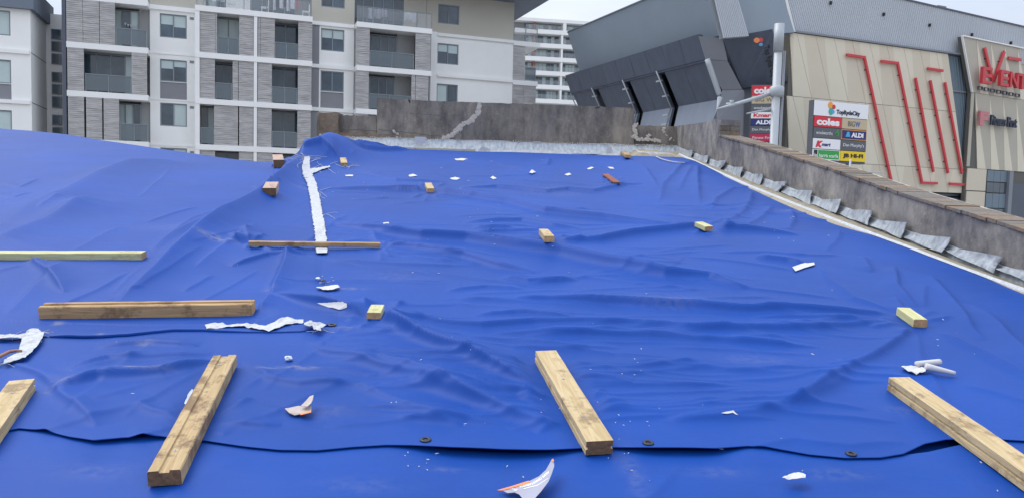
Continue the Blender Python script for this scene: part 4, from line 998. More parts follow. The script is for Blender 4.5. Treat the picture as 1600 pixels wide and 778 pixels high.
for i, q in enumerate(FL):
    r_ = random.Random(i); V = []; F = []; NU, NV = 12, 6; TL, TR, BR, BL = [Vector((*c, 0)) for c in q]
    for b in range(NV):
        v_ = b / (NV - 1)
        for a in range(NU):
            u_ = a / (NU - 1); c = TL.lerp(TR, u_).lerp(BL.lerp(BR, u_), v_)
            jag = (math.sin(u_ * 8 + v_ * 5 + i * 2.3) + .4 * r_.uniform(-1, 1)) * (1.1 if (b == NV - 1 or a == NU - 1) else .15)
            off = .012 + .05 * v_ ** 1.3 + .022 * u_ ** 2 + .007 * math.sin(u_ * 13 + i * 2) * v_ + .008 * math.sin(u_ * 31 + i) + r_.uniform(-.005, .005)
            V.append(onside(c.x + jag * .5, c.y + jag, off))
    for b in range(NV - 1):
        for a in range(NU - 1): F.append((b * NU + a, b * NU + a + 1, (b + 1) * NU + a + 1, (b + 1) * NU + a))
    n = len(V); V += [p - SN * .003 for p in V]; F += [tuple(x + n for x in reversed(f)) for f in F]
    # cut end returning to the wall
    for b in range(NV - 1):
        a = NU - 1; F.append((b * NU + a, b * NU + a + n, (b + 1) * NU + a + n, (b + 1) * NU + a))
    new_mesh_obj('lead_flashing', V, F, m_lead, side, True)
V = []; F = []; NS = 60
for i in range(NS + 1):
    b = Vector((SX0, WY, 0)).lerp(Vector((SX1, SY1, 0)), -.0 + i / NS * 1.25); z = H0 + SL * b.y
    for off, dz in ((.05, -.02), (.022, .035), (.012, .075), (.002, .08)): V.append(b + SN * (off + .006 * math.sin(i * 1.7 + dz * 30)) + Vector((0, 0, z + dz + .006 * math.sin(i * 2.9))))
for i in range(NS):
    for k in range(3): F.append((i * 4 + k, i * 4 + k + 1, (i + 1) * 4 + k + 1, (i + 1) * 4 + k))
new_mesh_obj('lead_soaker', V, F, m_lead, side, True)
# timber plank and gutter strip between tarp edge and wall
V = []; F = []; ys = np.linspace(3.2, 12.95, 120)
for y in ys:
    xr_ = float(XR(np.array(y))); xw = SX0 + (WY - y) * (SX1 - SX0) / (WY - SY1); z = H0 + SL * y
    V += [(xr_ - .12, y, z - .05), (xr_ + .0, y, z + .02), (xr_ + (xw - xr_) * .5, y, z + .022), (xr_ + (xw - xr_) * .55, y, z + .005), (xw + .03, y, z + .005)]
for i in range(len(ys) - 1):
    for k in range(4): F.append((i * 5 + k, i * 5 + k + 1, (i + 1) * 5 + k + 1, (i + 1) * 5 + k))
new_mesh_obj('edge_board', V, F, m_plank, side, True)
# white edge cloth of the big sheet
V = []; F = []; ys = np.linspace(2.6, 12.9, 220)
for i, y in enumerate(ys):
    xr_ = float(XR(np.array(y))); z = H0 + SL * y; wv = .012 + .008 * float(vnoise(np.array([y * 2.5]), np.array([.3]), 3)[0]) + .005 * math.sin(y * 9)
    wv *= .35; V += [(xr_ - .012, y, sz(xr_ - .012, y) + .004), (xr_ + .001, y, z + .036), (xr_ + .004 + wv, y, z + .035), (xr_ + .005 + wv, y, z + .022)]
for i in range(len(ys) - 1):
    for k in range(3): F.append((i * 4 + k, i * 4 + k + 1, (i + 1) * 4 + k + 1, (i + 1) * 4 + k))
new_mesh_obj('white_edge_strip', V, F, m_white, tarp_big, True)
# loose rope by the corner
q = [onside(x, y, .28) for x, y in ((1026, 244), (1034, 248), (1045, 251), (1058, 253), (1068, 254))]
q = [hit(x, y, .02) for x, y in ((1025, 245), (1034, 249), (1045, 252), (1058, 254), (1070, 255))]
setp(MB().tube(q, .008, 6).obj('rope', m_white, smooth=True), 'thin white cord lying at the far right corner of the tarpaulin', 'rope')

# ------------------------------------------------------------------ apartment building
A = Frame(307, 51, 2.75, 1)
apt = thing('apartment_building', 'long cream and grey apartment block with louvred balconies behind the roof', 'apartment building', tuple(A.P(5, -11, 0)))
c1 = lambda x: x / 2.881
c2 = lambda x: 300 + x / 2.881
c3 = lambda x: 560 + x / 2.881
ZS = [12.0, 9.0, 6.0, 3.0, 0.0]           # slab tops
def window(fr, x0, x1, z0, z1, d, par_, kinds=(0, 1), mull=1, dark=False, name='window'):
    fwd = .06; t = .07; mb = MB()
    fr.box(mb, x0, x1, z0, z0 + t, d - .05, d + fwd); fr.box(mb, x0, x1, z1 - t, z1, d - .05, d + fwd)
    fr.box(mb, x0, x0 + t, z0 + t, z1 - t, d - .05, d + fwd); fr.box(mb, x1 - t, x1, z0 + t, z1 - t, d - .05, d + fwd)
    n = len(kinds); ws = (x1 - x0) / n
    for i in range(1, n): fr.box(mb, x0 + i * ws - t / 2, x0 + i * ws + t / 2, z0 + t, z1 - t, d - .05, d + fwd - .01)
    o = mb.obj(name, m_frame, par_)
    for i, k in enumerate(kinds):
        a0_, a1_ = x0 + i * ws + t / 2, x0 + (i + 1) * ws - t / 2
        if k == 2:   # half drawn blind
            zc = z0 + (z1 - z0) * random.uniform(.45, .7)
            fr.bx('pane', m_glass, o, a0_, a1_, z0 + t, zc, d - .04, d); fr.bx('blind', m_blind, o, a0_, a1_, zc + .003, z1 - t, d - .04, d + .005)
        else: fr.bx('pane', (m_glass, m_blind, m_glass, m_glass2)[k], o, a0_, a1_, z0 + t, z1 - t, d - .04, d)
    return o
def balustrade(fr, a0_, a1_, z, d, par_, m=None, posts=2, h=1.05):
    mb = MB(); fr.box(mb, a0_, a1_, z + h, z + h + .05, d - .03, d + .03)
    for i in range(posts + 1):
        a = a0_ + .03 + (a1_ - a0_ - .06) * i / posts; fr.box(mb, a - .025, a + .025, z, z + h, d - .03, d + .02)
    o = mb.obj('balustrade', m_frame, par_)
    for i in range(posts):
        b0_, b1_ = a0_ + (a1_ - a0_) * i / posts + .03, a0_ + (a1_ - a0_) * (i + 1) / posts - .03
        fr.bx('glass_panel', m or m_balglass, o, b0_, b1_, z + .06, z + h - .004, d - .008, d + .008)
    return o
def opening(fr, a0_, a1_, zf, zc, d, par_, mull=3, depth=1.25, sidewall=True, clear=False):
    # back doors
    w_ = (a1_ - a0_)
    kinds = [random.choice((0, 0, 3, 3, 1, 0)) for _ in range(mull)]
    if sidewall and w_ > 1.6:
        split = a0_ + w_ * .68
        window(fr, a0_ - .3, split, zf, zc - .15, d - depth, par_, kinds, name='balcony_door')
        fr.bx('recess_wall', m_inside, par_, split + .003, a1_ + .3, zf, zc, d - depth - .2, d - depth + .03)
    else: window(fr, a0_ - .3, a1_ + .3, zf, zc - .05, d - depth, par_, kinds, name='balcony_door')
    balustrade(fr, a0_, a1_, zf + .02, d - .1, par_, m_balclear if clear else None, 2 if w_ > 1.3 else 1)
def louvre(fr, a0_, a1_, z0, z1, d, par_):
    mb = MB(); fr.box(mb, a0_ + .01, a1_ - .01, z0, z1, d - .10, d - .02)
    o = mb.obj('louvre_screen', m_louvre, par_)
    mb = MB(); n = int((z1 - z0) / .115)   # slats proud of the screen
    for i in range(n):
        z = z0 + (i + .5) * (z1 - z0) / n; fr.box(mb, a0_ + .03, a1_ - .03, z - .03, z + .02, d - .02, d + random.uniform(.0, .03))
    s_ = mb.obj('slats', m_louvre, o); s_['kind'] = 'stuff'
    return o
def bay(fr, rows, d, par_, xs, slabx, conv, py=120):
    pass
TH = .36
def slab(fr, x0, x1, z, d0, d1, par_, th=TH, m=None): return fr.bx('floor_slab', m or m_slab, par_, x0, x1, z - th, z, d0, d1)
def rowspan(k): return (ZS[k], ZS[k - 1] - TH)      # clear height under slab k-1 down to slab k
DEEP = -9
# solid core behind the balconies
xL, xR = A.s(103), A.s(838, 120, -1.7)
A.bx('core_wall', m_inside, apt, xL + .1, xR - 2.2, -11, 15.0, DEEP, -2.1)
# --- section B
b0, b1 = A.s(104), A.s(231.5)
for z in ZS: slab(A, b0, b1, z, -2.05, 0, apt)
A.bx('lower_wall', m_cream, apt, b0, b1, -11, -.37, -2.05, -.05)
A.bx('side_wall', m_darkgrey, apt, A.s(97.5), b0 - .02, -11, 15, -3.2, .02)
X = lambda x: A.s(c1(x), 110)
z0, z1_ = rowspan(1)
for a, b in ((300, 375), (375, 449), (450, 520)): louvre(A, X(a), X(b), z0, z1_, 0, apt)
opening(A, X(522), X(662), z0, z1_, 0, apt)
z0, z1_ = rowspan(2)
louvre(A, X(302), X(378), z0, z1_, 0, apt); opening(A, X(382), X(590), z0, z1_, 0, apt, 4, sidewall=False); louvre(A, X(592), X(662), z0, z1_, 0, apt)
z0, z1_ = rowspan(3)
for a, b in ((303, 377), (385, 458), (464, 535)): louvre(A, X(a), X(b), z0, z1_, 0, apt)
opening(A, X(538), X(665), z0, z1_, 0, apt)
z0, z1_ = rowspan(4)
for a, b in ((303, 377), (385, 458), (464, 535)): louvre(A, X(a), X(b), z0, z1_, 0, apt)
opening(A, X(538), X(665), z0, z1_, 0, apt)
A.bx('upper_cladding', m_louvre, apt, b0, X(449), 12.003, 15.2, -.4, -.3)
balustrade(A, X(450), b1, 12.0, -.05, apt, m_balclear, 3); A.bx('penthouse_wall', m_beige, apt, X(449), b1, 12.003, 15.2, -2.09, -1.8)
# --- section C wall with windows
dC = -1.1
cx0, cx1 = b1 + .01, A.s(305) - .01
wx0, wx1 = A.s(250, 120, dC), A.s(292, 120, dC)
zw = lambda x, y, d=dC: A.at(x, y, d)[1]
WZ = [(zw(271, 60), zw(271, 23)), (zw(271, 128.5), zw(271, 94)), (zw(271, 198), zw(271, 162)), (zw(271, 198) - 2.95, zw(271, 162) - 2.95)]
pan = (zw(271, 156), zw(271, 129.2))
mb = MB(); A.wall(mb, cx0, cx1, -11, 11.7, -2.05, dC, [(wx0, wx1, a, b) for a, b in WZ] + [(wx0, wx1, *pan)]); mb.obj('wall', m_cream, apt)
A.bx('upper_wall', m_beige, apt, cx0, cx1 + .6, 11.99, 15.2, -2.05, dC - .05)
for k, (a, b) in enumerate(WZ): window(A, wx0 + .003, wx1 - .003, a + .003, b - .003, dC - .12, apt, [(2, 2), (2, 2), (0, 1), (0, 1)][k])
A.bx('spandrel_panel', m_greypanel, apt, wx0, wx1, pan[0], pan[1], dC - .2, dC - .06)
for z in (11.7, 8.85, 5.85, 2.85): 
    A.bx('string_course', m_slab, apt, cx0, cx1, z, z + (.28 if z > 11 else .10), -2.0, dC + (.12 if z > 11 else .04))
    A.bx('vent_grille', m_greypanel, apt, A.s(296.5, 100, dC), A.s(303, 100, dC), z - .45, z - .28, dC, dC + .02)
# --- section D frame
d0, dm, dn, d1 = A.s(305), A.s(c2(278)), A.s(c2(293)), A.s(487.5)
for z in ZS: slab(A, d0, d1, z, -2.05, .15, apt)
A.bx('frame_column', m_slab, apt, d0, A.s(312), -11, 11.64, -2.04, .12)
A.bx('frame_column', m_slab, apt, dm, dn, -11, 11.64, -1.2, .12)
A.bx('lower_wall', m_cream, apt, A.s(312) + .01, d1, -11, -.37, -2.05, -.05)
X = lambda x: A.s(c2(x), 130)
ROWS = {1: [('L', 35, 105), ('L', 105, 113), ('O', 115, 210), ('L', 211, 278), ('L', 295, 308), ('L', 308, 372), ('O', 373, 475), ('L', 476, 540)],
        2: [('L', 35, 104), ('O', 105, 180), ('L', 182, 208), ('L', 209, 278), ('L', 295, 360), ('O', 361, 475), ('L', 476, 538)],
        3: [('O', 38, 98), ('L', 99, 208), ('L', 212, 277), ('L', 294, 360), ('O', 361, 474), ('L', 475, 536)],
        4: [('L', 35, 105), ('O', 107, 210), ('L', 211, 277), ('L', 293, 365), ('O', 367, 472), ('L', 473, 535)]}
for k, row in ROWS.items():
    z0, z1_ = rowspan(k)
    for ty, a, b in row:
        if ty == 'L': louvre(A, X(a), X(b), z0, z1_, .03, apt)
        else: opening(A, X(a), X(b), z0, z1_, .03, apt, 2, sidewall=False)
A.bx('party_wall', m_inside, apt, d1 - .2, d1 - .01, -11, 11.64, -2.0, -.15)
# upper terrace D
balustrade(A, A.s(307), A.s(486), 12.0, .05, apt, m_balclear, 5)
window(A, A.s(312, 20, -2), A.s(352, 20, -2), 12.02, 14.7, -2.03, apt, (3, 1, 3), name='terrace_door'); window(A, A.s(392, 20, -2), A.s(462, 20, -2), 12.02, 14.7, -2.03, apt, (0, 3, 0, 3), name='terrace_door')
A.bx('penthouse_wall', m_cream, apt, A.s(353, 20, -2), A.s(391, 20, -2), 12.003, 15, -2.09, -1.9)
# --- section E
dE = -1.0
e0_, e1_ = d1 + .01, A.s(556)
wx0, wx1 = A.s(501.5, 60, dE), A.s(538, 60, dE)
WE = [(zw(520, 80.5, dE), zw(520, 46, dE)), (zw(520, 144, dE), zw(520, 112, dE)), (zw(520, 12.5, dE), zw(520, -22, dE)), (zw(520, 200, dE) - .4, zw(520, 178, dE))]
pan = (zw(520, 170, dE), zw(520, 144.8, dE))
mb = MB(); A.wall(mb, e0_, e1_, -11, 11.7, -2.05, dE, [(wx0, wx1, *WE[0]), (wx0, wx1, *WE[1]), (wx0, wx1, *pan), (wx0, wx1, *WE[3])]); mb.obj('wall', m_cream, apt)
mb = MB(); A.wall(mb, e0_, e1_, 11.98, 15.2, -2.05, dE, [(wx0, wx1, *WE[2])]); mb.obj('upper_wall', m_beige, apt)
for k in range(4): window(A, wx0 + .003, wx1 - .003, WE[k][0] + .003, WE[k][1] - .003, dE - .12, apt, [(2, 2), (0, 0), (3, 0), (0, 0)][k])
A.bx('spandrel_panel', m_greypanel, apt, wx0, wx1, pan[0], pan[1], dE - .2, dE - .06)
A.bx('grey_strip', m_greypanel, apt, e0_ + .01, A.s(499, 60, dE), 0, 11.69, dE + .002, dE + .02)
for z in (11.7, 8.75, 5.75, 2.75): A.bx('string_course', m_slab, apt, e0_, e1_, z, z + .25, -2.0, dE + .12)
# --- section F
f0, f1 = A.s(556.5), A.s(673.5)
X = lambda x: A.s(c3(x), 100)
for z in ZS: slab(A, f0, f1, z, -2.05, .1, apt)
A.bx('lower_wall', m_cream, apt, f0, f1, -11, -.37, -2.05, -.05)
for k, row in {1: [('L', -12, 50), ('O', 51, 250), ('L', 255, 323)], 2: [('L', -12, 48), ('O', 49, 238), ('L', 240, 258), ('L', 259, 318)], 3: [('L', -12, 48), ('O', 49, 238), ('L', 240, 318)], 4: [('L', -12, 48), ('O', 49, 238), ('L', 240, 318)]}.items():
    z0, z1_ = rowspan(k)
    for ty, a, b in row:
        if ty == 'L': louvre(A, X(a), X(b), z0, z1_, .03, apt)
        else: opening(A, X(a), X(b), z0, z1_, .03, apt, 4)
balustrade(A, f0, f1, 12.0, .0, apt, m_balclear, 5)
window(A, X(-10), X(222), 12.02, 14.8, -1.95, apt, (0, 3, 0, 0, 3), name='terrace_door'); A.bx('penthouse_wall', m_beige, apt, X(223), f1 - .01, 12.003, 15, -2.09, -1.75)
A.bx('party_wall', m_inside, apt, f1 - .1, f1 - .01, -11, 11.64, -2.04, -.1); A.bx('party_wall', m_inside, apt, f0 + .01, f0 + .1, -11, 11.64, -2.04, -.1)
# --- section G
dG = -1.7
g0, g1 = f1 + .01, A.s(801, 120, dG)
wx0, wx1 = A.s(683.5, 80, dG), A.s(716.5, 80, dG)
WG = [(zw(700, 101, dG), zw(700, 69, dG)), (zw(700, 101, dG) - 3, zw(700, 69, dG) - 3.0), (zw(700, 38, dG), zw(700, 8, dG))]
mb = MB(); A.wall(mb, g0, g1, -11, 12.0, -4, dG, [(wx0, wx1, *WG[0]), (wx0, wx1, *WG[1])]); mb.obj('wall', m_cream, apt)
mb = MB(); A.wall(mb, g0, g1, 12.002, 15.0, -4, dG - .02, [(wx0, wx1, *WG[2])]); mb.obj('upper_wall', m_beige, apt)
for k in range(3): window(A, wx0 + .003, wx1 - .003, WG[k][0] + .003, WG[k][1] - .003, dG - .12, apt, [(2, 2), (1, 0), (0, 0)][k])
A.bx('wall_strip', m_slab, apt, g0, A.s(683, 80, dG), -11, 12.2, dG + .002, dG + .06)
for z in (11.92, 8.92, 5.92): A.bx('string_course', m_slab, apt, A.s(683, 80, dG) + .01, g1, z, z + .22, -2.0, dG + .14)
# corner balconies of G
h0, h1 = g1 + .01, A.s(838, 120, dG)
for z, e in ((12.14, 842), (9.14, 839.5), (6.14, 838), (3.14, 838)): A.bx('floor_slab', m_slab, apt, h0, A.s(e, 130, dG), z - .36, z, -6, dG + .1)
hz = [(12.14, 9.14), (9.14, 6.14), (6.14, 3.14)]
hm = A.s(820, 120, dG)
louvre(A, h0, hm, 9.15, 11.77, dG + .02, apt); louvre(A, h0, A.s(817, 160, dG), 6.15, 8.77, dG + .02, apt); louvre(A, A.s(817, 160, dG), A.s(837, 160, dG), 6.15, 8.77, dG + .02, apt)
balustrade(A, hm + .02, A.s(837, 120, dG), 9.16, dG - .02, apt, None, 1, 1.0)
balustrade(A, h0, A.s(840, 60, dG), 12.16, dG - .02, apt, m_balclear, 2, 1.0)
A.bx('recess_wall', m_darkgrey, apt, h0, A.s(832, 120, dG), 9.15, 11.77, -6.1, -5.9); A.bx('recess_wall', m_darkgrey, apt, h0, A.s(815, 60, dG), 12.15, 14.9, -6.1, -5.4)
# roof
A.bx('roof_slab', m_parapetgrey, apt, A.s(620, 5), A.s(862, 12, .8), 15.0, 15.8, DEEP, .8)
A.bx('roof_slab', m_parapetgrey, apt, A.s(60, 5), A.s(620, 5) - .01, 15.2, 15.9, DEEP, -.8)

# --- left wing and stair slot
Wn = Frame(20, 46.8, 2.75, 1)
wing = thing('apartment_wing', 'cream wing with blue grey roof parapet at the left edge of the photo', 'apartment building', tuple(Wn.P(-4, -11, 0)))
we = Wn.s(48.5, 100); wl = we - 14
w0x, w1x = Wn.s(-40, 60), Wn.s(16.5, 60)
zq = lambda y: Wn.at(10, y)[1]
holes = [(w0x, w1x, zq(56), zq(17)), (w0x, w1x, zq(131), zq(94)), (w0x, w1x, zq(162), zq(131.8)), (w0x, w1x, zq(131) - 3, zq(94) - 3)]
mb = MB(); Wn.wall(mb, wl, we, -11, zq(13), -.5, 0, holes); mb.obj('wall', m_cream, wing)
for i in (0, 1, 3): window(Wn, w0x + .003, w1x - .003, holes[i][2] + .003, holes[i][3] - .003, -.12, wing, (3, 1))
Wn.bx('spandrel_panel', m_greypanel, wing, w0x, w1x, holes[2][2], holes[2][3], -.3, -.06)
Wn.bx('side_wall', m_cream, wing, wl, we - .003, -11, zq(13) - .003, -5.0, -.503)
Wn.bx('roof_parapet', m_parapetgrey, wing, wl, we + .25, zq(13) + .002, zq(13) + 1.3, -5.2, .35)
for z in (7.9, 4.9, 1.9): Wn.bx('string_course', m_slab, wing, wl, we - .05, z, z + .22, -.4, .12); Wn.bx('panel_joint', m_seam, wing, we - .01, we + .006, z + .1, z + .14, -4.9, -.02)
z10 = A.at(88, 22, -3.2)[1]
A.bx('stair_wall', m_cream, wing, A.s(70, 60, -3.2), A.s(97.5) - .02, -11, z10, -4.2, -3.4)
sx0, sx1 = A.s(80, 80, -3.35), A.s(96, 80, -3.35)
for i, (ya, yb) in enumerate(((46, 62), (65, 81), (84, 101), (113, 129), (132, 148), (151, 169), (180, 196), (199, 215))):
    o = A.bx('window', m_frame, wing, sx0, sx1, A.at(88, yb, -3.3)[1], A.at(88, ya, -3.3)[1], -3.395, -3.32); A.bx('pane', m_glass2 if i % 3 else m_glass, o, sx0 + .06, sx1 - .06, A.at(88, yb, -3.3)[1] + .05, A.at(88, ya, -3.3)[1] - .05, -3.318, -3.30)

# --- laundry and terrace furniture
def laundry(name, label, x, y, w_, h_, d, cols, zf, sd_):
    r_ = random.Random(sd_); a, _ = A.at(x, y, d); root = thing(name, label, 'laundry', tuple(A.P(a, zf, d)))
    mb = MB()
    mb.tube([A.P(a, zf + 1.1, d - .2), A.P(a + w_, zf + 1.1, d - .2)], .015, 5); mb.tube([A.P(a, zf, d - .4), A.P(a, zf + 1.1, d - .2)], .015, 5); mb.tube([A.P(a + w_, zf, d - .4), A.P(a + w_, zf + 1.1, d - .2)], .015, 5)
    mb.obj('rack', m_frame, root); q = a + .04
    while q < a + w_ - .15:
        cw = r_.uniform(.16, .4); hh = h_ * r_.uniform(.6, 1); V = []; F = []; n = 6
        for i in range(n):
            for k in range(3): V.append(A.P(q + cw * i / (n - 1) * .92, zf + 1.11 - hh * k / 2, d - .17 + .04 * math.sin(i * 2.1 + sd_)))
        for i in range(n - 1):
            for k in range(2): F.append((i * 3 + k, i * 3 + k + 1, (i + 1) * 3 + k + 1, (i + 1) * 3 + k))
        new_mesh_obj('garment', V, F, r_.choice(cols), root); q += cw
cw_ = mat('white_laundry', lin(225, 226, 232), .9, var=.06, vscale=6); cp_ = mat('pink_laundry', lin(180, 120, 135), .9); cb_ = mat('navy_laundry', lin(60, 66, 90), .9); cg_ = mat('patterned_grey_laundry', lin(180, 182, 195), .9, var=.35, vscale=14)
laundry('drying_laundry', 'white and pink washing on the top terrace above the framed balconies', 426, 10, 1.7, .85, -.3, [cw_, cw_, cp_, cb_], 12.0, 1)
laundry('drying_laundry', 'patterned white sheet drying on the upper balcony left of centre', 575, 32, 1.6, .75, -.2, [cg_, cg_, cw_], 12.0, 2)
laundry('drying_laundry', 'white towel drying at the right of the same upper balcony', 631, 37, 1.0, .7, -.2, [cw_], 12.0, 3)
laundry('drying_laundry', 'white clothes hung on the top terrace behind the glass balustrade, left end', 318, 2, 1.2, .6, -.6, [cw_, cg_], 12.0, 4)
for px, lab in ((414, 'white folding chair on the top terrace left of the washing'), (478, 'white lounge chair at the right end of the top terrace'), (361, 'pale chair at the middle of the top terrace')):
    a = A.s(px, 8, -.7); root = thing('terrace_chair', lab, 'chair', tuple(A.P(a, 12, -.7)))
    A.bx('seat', m_slab, root, a - .25, a + .25, 12.42, 12.47, -.95, -.45); A.bx('backrest', m_slab, root, a + .2, a + .25, 12.48, 12.95, -.95, -.45)
    for da in (-.22, .2):
        for dd in (-.92, -.5): A.bx('leg', m_slab, root, a + da, a + da + .03, 12.0, 12.415, dd, dd + .03)
# bunting in upper left balcony
mb = MB()
for i in range(5):
    a = A.s(194, 38, -1) + i * .16; z = A.at(194, 38, -1)[1] + .05 * (i - 2) ** 2 * .4; mb.prism([A.P(a, z, -1), A.P(a + .14, z, -1), A.P(a + .07, z - .2, -1)], A.n * -.01)
setp(mb.obj('bunting', m_paper), 'white triangular bunting hanging in the top left balcony', 'bunting')

# ------------------------------------------------------------------ far tower
T = Frame(812, 165, 6, 1)
tw = thing('apartment_tower', 'distant white slab apartment tower seen between the block and the shopping centre', 'apartment building', tuple(T.P(8, -11, 0)))
c6x = lambda x: 800 + x / 4.575
t0, t1 = T.s(770, 100), T.s(960, 100)
T.bx('core_wall', m_inside, tw, t0, t1, -11, T.at(840, 31)[1] - .6, -14, -1.5)
ty = [36.5, 55, 77.5, 98.5, 120.5, 142.5]; pdiv = [T.s(800, 80), T.s(877, 80), T.s(884, 80), T.s(930, 80)]
zt = [T.at(840, y)[1] for y in (52.5, 74.0, 95.0, 117.0, 138.5, 160.5)]
for i, z in enumerate(zt): T.bx('floor_slab', m_slab, tw, t0, t1, z - .15 * 1, z + .75, -1.6, .6)
T.bx('roof_slab', m_slab, tw, t0, t1, T.at(840, 35)[1], T.at(840, 30)[1], -12, .6)
T.bx('fin_wall', m_slab, tw, T.s(879, 50), T.s(884, 50), zt[0] + .76, T.at(840, 35)[1] - .01, -1.4, .55)
for i in range(1, 6): T.bx('fin_wall', m_slab, tw, T.s(875.5, 90), T.s(878.5, 90), zt[i] + .76, zt[i - 1] - .16, -1.4, .45)
tops = [T.at(840, 35)[1] - .02] + [z - .16 for z in zt[:-1]]
for i in range(6):
    z0, z1_ = zt[i] + .76, tops[i]
    for a, b, ks in ((820, 833, (1, 3)), (838, 856, (0, 1, 0)), (857, 873, (1, 0, 1)), (881, 901, (0, 1, 1, 0)), (903, 925, (1, 0, 1))):
        ks = [random.choice((1, 1, 1, 3, 0)) for _ in ks]; window(T, T.s(a, 90), T.s(b, 90), z0, z1_ - .1, -1.45, tw, ks)
    balustrade(T, T.s(820, 90), T.s(874.8, 90), z0, .45, tw, m_balclear, 6, .9); balustrade(T, T.s(879.5 if i else 885, 90), T.s(930, 90), z0, .45, tw, m_balclear, 5, .9)
    if i in (0, 1, 2, 3): T.bx('orange_column', m_orange, tw, T.s(833.5, 90), T.s(836, 90), z0, z1_, -1.3, -.4)

# ------------------------------------------------------------------ shopping centre
Lf = Frame(1091, 44, -.41, 1)
Rf = Frame(1228, 44, 2.39, 1)
mall = thing('shopping_centre', 'large grey and beige clad shopping centre with red signs on the right', 'shopping centre', tuple(Rf.P(5, -11, 0)))
# grey upper mass on the left face
def lz(px, py, d=0): return Lf.at(px, py, d)[1]
e_ = Lf.s(887, 52); zt_, zb_ = lz(887, 52), 9.56
st = -14
mb = MB(); mb.hexa([Lf.P(st, zb_, -1.27), Lf.P(e_, zb_, -1.27), Lf.P(e_, zb_, -20), Lf.P(st, zb_, -20), Lf.P(st, zt_, 0), Lf.P(e_, zt_, 0), Lf.P(e_, zt_, -20), Lf.P(st, zt_, -20)])
# limited to the left of the corner
def corner_clip_s(px): return Lf.s(px, 60)
s_c = Lf.s(1131, 58, -1.27)
mb = MB(); s_top = Lf.s(1103, 0, 0) + .5
mb.hexa([Lf.P(s_c, zb_, -1.27), Lf.P(e_ - .0, zb_, -1.27), Lf.P(e_, zb_, -1.7), Lf.P(s_c, zb_, -1.7), Lf.P(s_top - .5, zt_, 0), Lf.P(e_, zt_, 0), Lf.P(e_, zt_, -.5), Lf.P(s_top - .5, zt_, -.5)])
mb.obj('grey_upper_wall', m_mallgrey, mall)
Lf.bx('roof_edge', m_darkgrey, mall, s_top - .5, e_, zt_ + .002, zt_ + .09, -.6, .06)
# dark band + panels leaning profile: (z, d)
PR = [(9.55, 0), (8.2, -.55), (6.05, -1.75), (4.3, -1.35), (-11, -.4)]
sR = Lf.s(1091, 57)
def lean(name, m, s0, s1, i, j, parent=mall, off=0, th=.3):
    (za, da), (zb, db) = PR[i], PR[j]; mb = MB()
    mb.hexa([Lf.P(s0, zb, db + off), Lf.P(s1, zb, db + off), Lf.P(s1, zb, db - th), Lf.P(s0, zb, db - th), Lf.P(s0, za, da + off), Lf.P(s1, za, da + off), Lf.P(s1, za, da - th), Lf.P(s0, za, da - th)])
    return mb.obj(name, m, parent)
sE = Lf.s(883, 122)
nb = 9
for i in range(nb): lean('fascia_panel', m_malldark, sR + (sE - sR) * i / nb + .012, sR + (sE - sR) * (i + 1) / nb - .012, 0, 1)
fins = [sR - .0, Lf.s(1043, 130, -1.3), Lf.s(989, 140, -1.3), Lf.s(940, 150, -1.3), sE + .0]
Lf.bx('core_wall', m_blackish, mall, sR + .1, sE - .1, -11, 9.4, -3, -2.2)
Lf.bx('soffit', m_malldark, mall, sR + .02, sE - .02, 8.1, 8.19, -2.3, -.6)
for i in range(4):
    a, b = fins[i], fins[i + 1]; gap = .5 if i < 3 else .05
    m2 = m_malldark
    lean('upper_wall_panel', m_malldark, a + .18, (a + b) / 2 - .02, 1, 2, off=-.12); lean('upper_wall_panel', m_malldark, (a + b) / 2 + .0, b - gap, 1, 2, off=-.12)
    lean('lower_wall_panel', m_mallmid, a + .18, b - gap, 2, 3, off=-.12); lean('base_wall_panel', m_mallmid, a + .18, b - gap, 3, 4, off=-.12)
    if i < 4:
        mb = MB(); sF = (a + .03) if i == 0 else a - .0
        q = [Lf.P(sF, z, d + .12) for z, d in PR[1:4]] + [Lf.P(sF, 1.5, -1.1)]
        q = [place(*c) for c in ((1105, 93, 43.5), (1108, 102, 43.5), (1124, 148, 43.5), (1125, 153, 43.5), (1114, 198, 43.5), (1113, 330, 43.5))] if i == 0 else q; mb.tube(q, .155 if i == 0 else .045, 12); mb.obj('drain_pipe' if i == 0 else 'fin_post', m_pole, mall, smooth=True)
        for z, dd in () if i == 0 else ((7.6, -.9), (6.7, -1.4), (5.5, -1.5), (4.9, -1.4)):
            Lf.bx('pipe_bracket', m_pole, mall, sF - .05, sF + .55, z, z + .1, dd, dd + .12)
q = [Lf.P(sE, z, d + .05) for z, d in PR[1:4]]; MB().tube(q, .045, 8).obj('fin_post', m_pole, mall)
